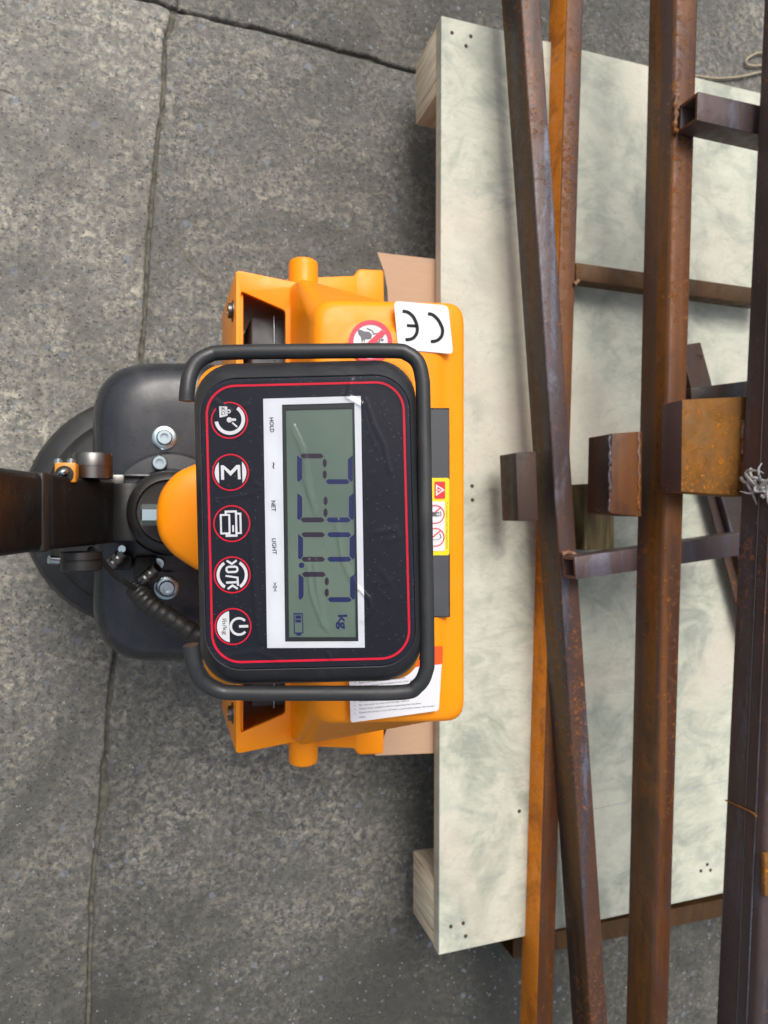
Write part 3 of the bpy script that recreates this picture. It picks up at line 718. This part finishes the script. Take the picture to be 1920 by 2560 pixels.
# axle stubs and brackets
st = lathe('a', [(.0, 0), (.0195, 0), (.0195, .072), (.0185, .076), (.016, .078), (0, .078)], (P(760, 1280, .39).x, .258, .385), (0, 1, 0), 32)
stub = link('side_stub', st, OR, truck)
twin(stub, LOC[stub]*1 + Vector((0, -2*LOC[stub].y, 0)), rot=(math.pi, 0, 0))
for s in (1, -1):
    q = [(884, 1280-s*590), (898, 1280-s*609), (960, 1280-s*606), (962, 1280-s*500), (884, 1280-s*500)]
    link('side_bracket', bevel(flat('b', [q], Hm(.235), 0, .045), .004, 2), OR, truck)
    link('front_bolt', lathe('b', [(0, -.004), (.014, -.004), (.014, .001), (.010, .002), (.010, .006), (.006, .0065), (.0055, .003), (0, .003)], (xf-.0005, s*(yf-.042), .362), (-1, 0, 0), 24), 'steel_dark', truck)
# forks
for s in (1, -1):
    t_ = [Vector((x, y, z)) for x, y, z in ((xr-.03, s*.11, .168), (1.55, s*.11, .168), (1.55, s*.26, .168), (xr-.03, s*.26, .168))]
    link('fork', hexa('f', t_, [Vector((v.x, v.y, .11)) for v in t_], .006), OR, truck)
    rw = link('load_roller', lathe('r', [(0, 0), (.040, 0), (.0405, .002), (.0405, .068), (.040, .07), (0, .07)], (1.35, s*.185-.035, .0405), (0, 1, 0), 28), 'black_matte', truck)
    link('roller_bracket', box('r', (1.30, s*.185-.045, .03), (1.40, s*.185-.037, .109), .002), OR, truck)
# drive unit: skirt, cover, flange, wheel
cc = P(377, 1285, .20)
sk = lathe('s', [(0, .135), (.176, .135), (.181, .145), (.181, .165), (.174, .180), (.160, .188), (.150, .190), (.146, .204), (.135, .213), (.10, .217), (0, .217)], (cc.x, 0, 0), n=72)
link('wheel_skirt', sk, 'skirt_plastic', truck)
link('drive_wheel', lathe('w', [(0, 0), (.088, 0), (.0945, .008), (.095, .035), (.0945, .062), (.088, .07), (0, .07)], (cc.x, -.035, .0952), (0, 1, 0), 40), 'black_matte', truck)
link('fork_yoke', box('y', (cc.x-.04, -.055, .10), (cc.x+.04, -.040, .156), .003), 'black_metal', truck)
cx0, cx1 = P(226, 1280, .30).x, xf-.003
cy0 = (P(300, 897, .30).y - P(300, 1660, .30).y)/2
def cv(i, z, r): return ring([(cx0+i, -(cy0-i)), (cx1-i*.4, -(cy0-i+.012)), (cx1-i*.4, cy0-i+.012), (cx0+i, cy0-i)], z, [r, .03, .03, r], 10)
cov = loft('c', [cv(.010, .13, .075), cv(.003, .15, .075), cv(0, .20, .078), cv(0, .262, .08), cv(.004, .275, .082), cv(.012, .287, .082), cv(.024, .295, .08), cv(.038, .2995, .08), cv(.06, .301, .07), cv(.078, .3012, .06)], smooth=60)
link('drive_cover', cov, 'black_cover', truck)
fc = P(415, 1280, .305); fc.y = 0
link('bearing_flange', lathe('f', [(0, .30), (.082, .30), (.083, .304), (.079, .3075), (.06, .309), (.058, .316), (.054, .32), (0, .32)], (fc.x+.006, 0, 0), n=64), 'black_cover', truck)
mc = P(425, 1280, .42)
link('mast_collar', lathe('m', [(0, .305), (.052, .305), (.052, .39), (.050, .405), (.045, .412), (.040, .414), (.038, .408), (.028, .407), (0, .407)], (mc.x, 0, 0), n=48), 'black_metal', truck)
link('cover_rib', box('r', (P(305,1280,.32).x, P(300,1192,.32).y, .3), (P(395,1280,.32).x, P(300,1184,.32).y, .318), .003), 'black_cover', truck)
def bolt(u, v, z, r, washer):
    pr = [(0, 0), (r*1.02, 0), (r, .010), (r*.86, .0125), (r*.5, .0125), (r*.46, .006), (0, .006)]
    if washer: pr = [(0, -.002), (r*1.55, -.002), (r*1.55, .0005), (r*1.4, .0014)] + [(r, .0014)] + pr[2:]
    link('socket_bolt', lathe('b', pr, P(u, v, z), n=30), 'steel_zinc', truck)
bolt(411, 1095, .303, .0105, True); bolt(399, 1158, .312, .0100, False)
bolt(395, 1408, .310, .0085, False); bolt(417, 1469, .303, .0105, True)
# orange arm with rounded nose
armL = [(486,1160),(447,1178),(423,1199),(404,1226),(394,1255),(390.5,1287),(393,1320),(404,1352),(431,1385),(460,1406),(492,1426)]
AZ = .47
arm = [(760, 1150)] + armL + [(760, 1440)]
pts = []
for i, q in enumerate(arm):
    pts.append(q)
sm = [(p.x, p.y) for p in catmull([(q[0], q[1], 0) for q in arm[1:-1]], 4)]
loop = [P(u, v, AZ) for u, v in [(760, 1150)] + sm + [(760, 1440)]]
rings = []
cen_ = Vector((P(560, 1285, AZ).x, 0, 0))
for k, dz in ((1.0, -.05), (1.0, -.012), (.985, -.006), (.955, -.002), (.90, .001), (.75, .004), (.5, .006), (.2, .007)):
    rings.append([Vector((cen_.x+(p.x-cen_.x)*k, p.y*k, AZ+dz)) for p in loop])
link('indicator_arm', loft('a', rings, smooth=60), OR, truck)
bp = P(377, 1285, .445)
link('arm_bolt', lathe('b', [(0, 0), (.0125, 0), (.0125, .0165), (.011, .018), (0, .018)], P(393, 1287, .448), (-1, 0, 0), 6, 20), 'steel_zinc', truck)
link('support_post', box('s', (P(600, 1280, .5).x, -.04, AZ), (P(700, 1280, .5).x, .04, .66), .004), 'black_metal', truck)
link('mast_box', box('s', (P(440, 1280, .40).x+.01, -.05, .30), (xb, .05, .4185), .006), 'black_metal', truck)

# tiller
def tl_(u, v, Z):  # photograph point at a depth
    return Vector((0, 0, H)) + (RT*((u-960)/F)+UP*(-(v-1280)/F)+LK)*Z
def seg(u0, a0, b0, Z0_, u1, a1, b1, Z1_, th=.05, bv=.008):
    A = [tl_(u0, a0, Z0_), tl_(u0, b0, Z0_)]; B = [tl_(u1, a1, Z1_), tl_(u1, b1, Z1_)]
    for s in (A, B):
        h = (s[0].y-s[1].y)/2; s[0].y = h-.0; s[1].y = -h
    ax = ((B[0]+B[1])-(A[0]+A[1])).normalized(); nrm = ax.cross(Vector((0, 1, 0))).normalized()
    if nrm.x > 0: nrm = -nrm
    T = [A[0], A[1], B[1], B[0]]
    return hexa('t', T, [p+nrm*th for p in T], bv, 3)
# extend the upper segment out of the picture by the same line
k = 1.1
p0, p1 = tl_(0, 1184, .61), tl_(113, 1198, .715)
link('tiller_arm', seg(-260, 1152, 1454, .505, 113, 1198, 1393, .712), 'tiller_paint', truck)
link('tiller_collar', seg(108, 1193, 1398, .706, 130, 1197, 1395, .722, .056, .004), 'black_metal', truck)
link('tiller_base', seg(130, 1200, 1390, .722, 306, 1216, 1368, .872, .055, .006), 'black_satin', truck)
link('tiller_clevis', seg(284, 1213, 1370, .865, 312, 1216, 1366, .872, .06, .003), 'tiller_paint', truck)
link('hinge_barrel', lathe('h', [(0, 0), (.026, 0), (.027, .004), (.027, .066), (.026, .07), (0, .07)], (P(322, 1280, .37).x, -.035, .37), (0, 1, 0), 32), 'black_metal', truck)
link('hinge_fork', box('h', (P(300,1280,.33).x-.02, -.03, .31), (P(300,1280,.33).x+.04, .03, .375), .004), 'black_metal', truck)
# clamp block and bearing on one side of the tiller
def pb(u0, v0, u1, v1, z, h, bv=.002): return slab([(u0, v0), (u1, v0), (u1, v1), (u0, v1)], z, h, bv)
cz = .475
cl = link('clamp_block', pb(136, 1156, 190, 1206, cz, .045), 'orange_bracket', truck)
link('clamp_hole', lathe('h', [(0, 0), (.009, 0), (.0095, .0006), (0, .0008)], P(161, 1186, cz), n=20), 'black_matte', cl)
link('clamp_pin', tube('p', catmull([P(150, 1190, cz+.002), P(155, 1182, cz+.006), P(163, 1178, cz+.004), P(167, 1184, cz-.001)], 4), .0034, 10), 'steel_zinc', cl)
for u in (146, 178):
    link('clamp_screw', lathe('s', [(0, 0), (.0045, 0), (.0045, .004), (.003, .006), (0, .006)], P(u, 1160, cz-.010), (0, 1, 0), 16), 'steel_zinc', cl)
by = P(220, 1204, .44).y
link('bearing', lathe('b', [(0, 0), (.022, 0), (.022, .012), (.0215, .0122), (.0215, .0135), (.022, .0137), (.022, .026), (.0205, .029), (.012, .030), (0, .030)], (P(232, 1190, .43).x, by+.004, .43), (0, 1, 0), 40), 'steel_dark', truck)
link('bearing_bracket', pb(255, 1186, 311, 1222, .385, .02), 'steel_dark', truck)
link('pivot_boss', lathe('b', [(0, 0), (.0225, 0), (.0225, .008), (.021, .0085), (.021, .010), (.0225, .0105), (.0225, .020), (.02, .022), (0, .022)], (P(204, 1380, .43).x, P(204, 1384, .43).y+.002, .43), (0, -1, 0), 36), 'black_metal', truck)
link('pivot_pin', tube('p', [P(122, 1399, .48), P(146, 1401, .475)], .0045, 14), 'steel_zinc', truck)
# cables
link('cable', tube('c', catmull([P(225,1372,.42), P(242,1384,.41), P(255,1402,.40), P(275,1426,.385), P(304,1450,.37), P(342,1474,.35)], 8), .0035, 10), 'black_matte', truck)
wrap_ = catmull([P(334,1468,.335), P(352,1487,.345), P(380,1515,.36), (P(428,1546,.375)), P(492,1587,.39), P(560,1610,.42), P(620,1560,.47)], 26)
def wr(t):
    f = (t*17) % 1; return .0108 + .0020*math.sin(f*math.pi)**.5 + .0006*math.sin(t*9)
link('wrapped_cable', tube('c', wrap_, wr, 20, 25), 'black_metal', truck)
for (u, v) in ((291, 1400), (372, 1439)):
    p = P(u, v, .35); link('cable_gland', lathe('g', [(0, -.012), (.0085, -.012), (.0085, -.002), (.007, 0), (.0085, .002), (.0085, .008), (.0065, .010), (.0065, .018), (0, .018)], p, (.6, .6, .5), 24), 'steel_dark', truck)
link('fitting_body', box('f', (P(275,1380,.33).x, P(275,1425,.33).y, .30), (P(330,1380,.33).x, P(330,1385,.33).y, .335), .003), 'black_matte', truck)
link('fitting_body', box('f', (P(335,1400,.33).x, P(340,1450,.33).y, .30), (P(392,1400,.33).x, P(340,1392,.33).y, .325), .003), 'black_matte', truck)
link('ring_eye', lathe('r', [(.0025, 0), (.0045, 0), (.0045, .003), (.0025, .003)], P(305, 1372, .36), n=16), 'steel_zinc', truck)

# ------------------------------------------------------------------ weighing indicator
ZI = .585; KI = ZI/F; RO = R(1.4)
IC = tl_(770, 1305.5, ZI)
ix = RT*math.cos(RO)+UP*math.sin(RO); iy = -RT*math.sin(RO)+UP*math.cos(RO); iz = -LK   # local axes: x right, y up, z to the camera
def I(x, y, dz=0): return IC + ix*(x*KI) - iy*(y*KI) + iz*dz          # x right, y down in pixels
def q(u, v):
    du, dv = u-770, v-1305.5
    return (du*math.cos(RO) - dv*math.sin(RO), du*math.sin(RO) + dv*math.cos(RO))
def q2(o, s, pts): return [q(o[0]+x*s, o[1]+y*s) for x, y in pts]
def IP(x, y, dz):   # the same sight line, dz nearer
    p = I(x, y, 0)-Vector((0, 0, H)); return Vector((0, 0, H)) + p*((ZI-dz)/ZI)
def irect(hw, hh, r, dz, n=10, cx=0, cy=0): return [IP(x, y, dz) for x, y in rr(cx-hw, cy-hh, cx+hw, cy+hh, r, n)]
ind = link('indicator', loft('i', [irect(240, 340, 90, -.050), irect(268, 392, 96, -.047), irect(275, 399, 100, -.040), irect(277, 401, 100, -.022), irect(275, 397, 100, -.013), irect(270, 385, 98, -.006), irect(266, 371, 94, -.0012), irect(264, 366.5, 92, .0004), irect(262.5, 364.5, 91, .0002), irect(262, 364, 90, -.0058)], smooth=50), 'black_housing', truck)
link('face_panel', flat('f', [[rr(-261, -362.5, 261, 362.5, 88, 12), q2((0,0),1,[(705,1012),(886,1007),(896,1603),(713,1604)])]], I, 0, .0006), 'panel_black', ind)
# red border line
link('border_line', flat('b', [[rr(-249, -348, 249, 348, 74, 12), rr(-243.6, -342.6, 243.6, 342.6, 69, 12)]], I, .0003, .0003), 'print_red', ind)
win = q2((0,0),1,[(705,1012),(886,1007),(896,1603),(713,1604)]); win_in = q2((0,0),1,[(708,1015),(883,1010),(893,1600),(716,1601)])
link('screen_frame', flat('s', [[q2((0,0),1,[(658,997),(902,990),(912,1619),(668,1620)]), win]], I, .0003, .0003), 'print_white', ind)
link('screen_bezel', flat('s', [[q2((0,0),1,[(704,1011),(887,1006),(897,1604),(712,1605)]), q2((0,0),1,[(714,1024),(881,1020),(890,1594),(722,1594)])]], I, -.0008, .004), 'lcd_border', ind)
link('screen', flat('s', [q2((0,0),1,[(704,1011),(887,1006),(897,1604),(712,1605)])] and [[q2((0,0),1,[(704,1011),(887,1006),(897,1604),(712,1605)])]], I, -.0022, .0006), 'lcd_glass', ind)
SZ = -.0020
# seven-segment digits: the reading runs down the picture, tops to the right
k2 = lambda x, y: q(440+x*.4219, 820+y*.4219)
k3 = lambda x, y: q(440+x*.4219, 1250+y*.4219)
def digit(kf, xb_, xm, xt, yl, yr, on):
    """xb_/xm/xt: columns of bottom, middle and top bars; yl/yr: rows of the left and right side"""
    t = 14.5
    def hbar(x, y0, y1, w_=t):  # a bar along y (a horizontal bar of the digit)
        return [[kf(x-w_, y0+8), kf(x-w_*.2, y0), kf(x+w_, y0+14), kf(x+w_, y1-14), kf(x-w_*.2, y1), kf(x-w_, y1-8)]]
    def vbar(y, x0, x1): return [[kf(x0, y-t*.2), kf(x0+14, y-t), kf(x1-14, y-t), kf(x1, y+t*.2), kf(x1-14, y+t), kf(x0+14, y+t)]]
    navy, pur = [], []
    mid = (yl+yr)/2
    segs = {'d': (navy, [[kf(xb_-16, yl-4), kf(xb_+13, yl+19), kf(xb_+13, yr-19), kf(xb_-5, yr+2), kf(xb_-16, yr-8)]]),
            'a': (navy, [[kf(xt+16, yl-4), kf(xt-13, yl+19), kf(xt-13, yr-19), kf(xt+5, yr+2), kf(xt+16, yr-8)]]),
            'e': (pur, vbar(yl, xb_+3, xm-6)), 'c': (pur, vbar(yr, xb_+3, xm-6)),
            'f': (navy, vbar(yl, xm+6, xt-3)), 'b': (navy, vbar(yr, xm+6, xt-3))}
    for s in on:
        if s == 'g':
            for y0, y1 in ((yl+14, mid-6), (mid+6, yr-14)):
                ym = (y0+y1)/2; pur.append([[kf(xm, y0), kf(xm+12, y0+16), kf(xm+12, y1-16), kf(xm, y1), kf(xm-12, y1-16), kf(xm-12, y0+16)]])
        else: segs[s][0].append(segs[s][1])
    return navy, pur
for kf, args, on in ((k2, (732, 880, 1031, 757, 910), 'abged'), (k3, (733, 885, 1037, -38, 118), 'abcdg'), (k3, (738, 888, 1041, 206, 352), 'abcdef'), (k3, (741, 892, 1044, 442, 592), 'abged')):
    nv, pu = digit(kf, *args, on)
    for lst, mm in ((nv, 'lcd_segment'), (pu, 'lcd_segment_purple')):
        for sg in lst: link('digit_segment', flat('d', [sg], I, SZ, .0001), mm, ind)
dp = k3(742, 388); link('decimal_point', flat('d', [[circ(*dp, 7, 20)]], I, SZ, .0001), 'lcd_segment', ind)
link('unit_text', textmesh('t', [('kg', *k3(980, 725), 30, 88.6, 36, .03)], I, SZ), 'lcd_segment', ind)
bt = [[[k3(694,672), k3(750,672), k3(754,792), k3(738,796), k3(738,806), k3(712,806), k3(712,796), k3(697,794)], [k3(700,680), k3(745,680), k3(748,787), k3(703,788)]], [[k3(706,686), k3(740,686), k3(740,706), k3(706,706)]], [[k3(706,711), k3(740,711), k3(740,728), k3(706,728)]]]
link('battery_symbol', flat('b', bt, I, SZ, .0001), 'lcd_segment', ind)
# printed words
wd = [('HOLD', *k2(568, 575), 10.5, 88.6, 37, .014), ('~', *k2(578, 815), 5, 88.6, 16, .014), ('NET', *k2(578, 1055), 10.5, 88.6, 27, .014), ('LIGHT', *k3(583, 275), 10.5, 88.6, 40, .014), ('>0<', *k3(587, 515), 10, 88.6, 23, .014)]
for t_ in wd: link('screen_legend', textmesh('t', [t_], I, .0006), 'print_black', ind)
# buttons
def Z_(cx, cy):  # icon drawing frame: offsets in 1/7.375 px units of the close-up
    c0 = q(cx, cy); return c0
def ic(c0, pts, s=1.): return [(c0[0]+x*s, c0[1]+y*s) for x, y in pts]
BT = [(574,1051), (577,1181), (580,1309), (581,1437), (583,1566)]
WH = 'print_white_icon'
T_ = .0009
for i, (u, v) in enumerate(BT):
    c0 = q(u, v); X, Y = c0
    link('button', loft('b', [[I(x, y, dz) for x, y in circ(X, Y, r_, 48)] for r_, dz in ((45, .0001), (44, .0004), (42, .0005), (30, .0006), (10, .0006))], smooth=60), 'panel_black', ind)
    a0, a1 = (236, 585) if i == 0 else (0, 360)
    if i == 0:
        rg = [[circ(X, Y, 46.2, 60, -106, 222) + circ(X, Y, 43, 60, -106, 222)[::-1]]]
    else: rg = [[circ(X, Y, 46.2, 64), circ(X, Y, 43, 64)]]
    link('button_ring', flat('r', rg, I, T_, .0007), 'print_red', ind)
    sh = []; tx = []; dark = []
    if i == 0:
        sh.append([circ(X+1, Y-2, 38.3, 44, -55, 172) + circ(X+1, Y-2, 29.5, 44, -55, 172)[::-1]])
        sh.append([rpoly(ic(c0, [(-25,-36),(-5,-34),(-4,-11.5),(-24,-7)]), 2, 3)])
        sh.append([circ(X-1.2, Y-22, 5.2, 20), circ(X-1.2, Y-22, 2.3, 20)])
        sh.append([circ(X, Y-1, 6.6, 24)]); sh.append([rr(X, Y-4.4, X+17, Y+2, 3, 4)]); sh += [stroke(ic(c0, [(7,6),(19,17)]), 4)]
        dark = [('KG', X-15, Y-22.5, 10, 88.6, 18, .0)]
    elif i == 1:
        for s in (-1, 1):
            al = math.degrees(math.acos(29/39.5)); arc = circ(X, Y+.5, 39.5, 14, -al, al)
            arc = arc if s == 1 else [(2*X-x, y) for x, y in arc]; sh.append([arc])
        sh.append([ic(c0, [(-24,-18),(-17,-18),(0,-3),(15,-18),(24,-18),(25,18),(18,18),(17.5,-9),(0,9),(-16.5,-9),(-16.5,18),(-24,18)])])
    elif i == 2:
        o = c0
        k_ = lambda x0, y0, x1, y1, w_=4.8, r_=2.5: [rr(o[0]+x0, o[1]+y0, o[0]+x1, o[1]+y1, r_, 3), rr(o[0]+x0+w_, o[1]+y0+w_, o[0]+x1-w_, o[1]+y1-w_, .6, 2)]
        sh.append(k_(-29.5, -24.5, -3.5, 26.5)); sh.append([ic(o, [(-17,-33),(13,-33),(14,-27),(24.5,-27),(24.5,26.5),(14,26.5),(13.5,33),(-16,33),(-16,26),(8.5,27.5),(8.5,-27.5),(-12,-27.5),(-12,-24.5),(-17,-24.5)]), ic(o, [(13.8,-22),(19.5,-22),(19.5,21.5),(13.8,21.5)])])
        sh.append([rr(X+.8, Y+4, X+5.2, Y+21, .8, 3)])
    elif i == 3:
        al = 64
        for a_, b_ in ((-58, 58), (122, 238)):
            sh.append([circ(X, Y, 39, 22, a_, b_) + circ(X, Y, 31.5, 22, a_+1, b_-1)[::-1]])
        sh += [stroke(ic(c0, [(-13,-36),(0,-27.5),(12,-36)]), 5.2), stroke(ic(c0, [(-12,35),(0,26.5),(13,35)]), 5.2)]
        sh.append([rr(X-16.5, Y-23, X+16, Y-4.5, 8.5, 6), rr(X-11.5, Y-17.5, X+11, Y-10, 3.6, 6)])
        sh += [stroke(ic(c0, [(-16.5,2),(15.5,7.5)]), 4.6), stroke(ic(c0, [(-15.5,19),(14,18.5)]), 5.6), stroke(ic(c0, [(13.3,9.5),(14,27.5)]), 5.2)]
    else:
        ch = math.degrees(math.acos(9/40.)); sh.append([circ(X, Y, 40, 30, 180-ch, 180+ch)])
        sh.append([circ(X+15, Y, 23.3, 40, 42, 318) + circ(X+15, Y, 17.3, 40, 42, 318)[::-1]])
        sh += [stroke(ic(c0, [(15,0),(38,0)]), 6.6)]
        dark = [('lb/kg', X-22, Y, 13.5, 88.6, 40, .0)]
    link('button_icon', flat('i', sh, I, T_+.0001, .0005), WH, ind)
    if dark: link('button_lettering', textmesh('t', dark, I, T_+.0002), 'print_black', ind)
# protective film with wrinkles, still on the panel
cre = [([(735,1065),(760,1120),(785,1250)], 6, 1.), ([(762,1180),(775,1230),(792,1275)], 5, 1.), ([(772,1400),(782,1480),(812,1560)], 6, 1.0), ([(790,1400),(800,1480),(822,1570)], 5, .9),
       ([(845,1300),(862,1400),(890,1460),(925,1495),(930,1520),(908,1550)], 6, .9), ([(838,1570),(855,1540),(868,1600)], 4, .8), ([(915,1000),(935,1060),(960,1110),(975,1180)], 9, .3), ([(905,1010),(922,1075),(948,1130)], 6, .2), ([(950,1420),(985,1470),(975,1560)], 8, .25), ([(1000,1440),(960,1460),(930,1450)], 7, .25), ([(940,1470),(975,1500),(1000,1490)], 6, .2),
       ([(640,1180),(632,1200),(650,1215),(665,1218)], 5, .5), ([(540,1250),(600,1240),(655,1225)], 5, .5), ([(630,1330),(640,1500),(650,1600)], 12, .3), ([(820,1630),(830,1645),(840,1632)], 6, .7), ([(880,950),(870,990),(905,1010)], 9, .7), ([(940,1330),(990,1320),(1000,1340),(975,1350)], 9, .3), ([(560,1640),(640,1625),(700,1650)], 10, .3), ([(540,1000),(580,1030),(620,1010)], 9, .4)]
cre = [([Vector(q(*p)) for p in pl], w_, a_) for pl, w_, a_ in cre]
cre = [(pl, w_*.62, a_*(1.35 if a_ >= .8 else 1)) for pl, w_, a_ in cre]
def sdist(p, a_, b_):
    d_ = b_-a_; t = max(0, min(1, (p-a_).dot(d_)/d_.length_squared)); return (p-a_-d_*t).length
nx, ny = 210, 292; vs, fs = [], []
hw_, hh_, rad = 259, 360.5, 86
for j in range(ny+1):
    for i in range(nx+1):
        x = -hw_+2*hw_*i/nx; y = -hh_+2*hh_*j/ny
        ax, ay = abs(x)-(hw_-rad), abs(y)-(hh_-rad)
        if ax > 0 and ay > 0:   # squeeze the corner onto the arc
            m_ = max(ax, ay); s = m_/math.hypot(ax, ay); x = math.copysign(hw_-rad+ax*s, x); y = math.copysign(hh_-rad+ay*s, y)
        p = Vector((x, y)); h = 0
        for pl, w_, a_ in cre:
            dm_ = min(sdist(p, pl[k], pl[k+1]) for k in range(len(pl)-1))
            if dm_ < w_*3: h += a_*math.exp(-(dm_/w_)**2)*w_*.00017
        h += .00022*noise.noise(Vector((x*.012, y*.012, 2))) + .00006*noise.noise(Vector((x*.045, y*.045, 5)))
        edge = min(1, max(0, (hw_-abs(x))/12), max(0, (hh_-abs(y))/12))
        cr_ = max(0, math.hypot(max(0, abs(x)-150), max(0, abs(y)-250))-82)/60
        h += .0016*min(1, cr_)**2
        vs.append(I(x, y, .0016 + h*(.3+.7*edge)))
for j in range(ny):
    for i in range(nx): k = j*(nx+1)+i; fs.append([k, k+nx+1, k+nx+2, k+1])
fm = bpy.data.meshes.new('film'); fm.from_pydata([tuple(v) for v in vs], [], fs)
for p in fm.polygons: p.use_smooth = True
link('clear_film', fm, 'clear_film', ind)
# orange cradle behind, guard tube round it
link('indicator_cradle', loft('c', [irect(268, 394, 58, -.062), irect(271, 398, 66, -.060), irect(271, 398, 66, -.054), irect(268, 396, 58, -.0515)], smooth=40), OR, truck)
path = [(466,1003,.004),(468,975,.004),(474,940,.002),(490,908,-.004),(522,888,-.010),(570,881,-.012),(800,878,-.014),(980,877,-.014),(1018,884,-.014),(1044,906,-.014),(1055,945,-.014),(1058,1000,-.014),(1063,1300,-.014),(1068,1620,-.014),(1064,1680,-.014),(1043,1715,-.014),(1000,1731,-.014),(800,1733,-.014),(600,1732,-.012),(545,1726,-.010),(503,1700,-.004),(484,1660,.002),(477,1612,.004)]
link('guard_tube', tube('g', catmull([IP(*q(u, v), dz) for u, v, dz in path], 8), .0065, 20), 'black_rubber_tube', truck)
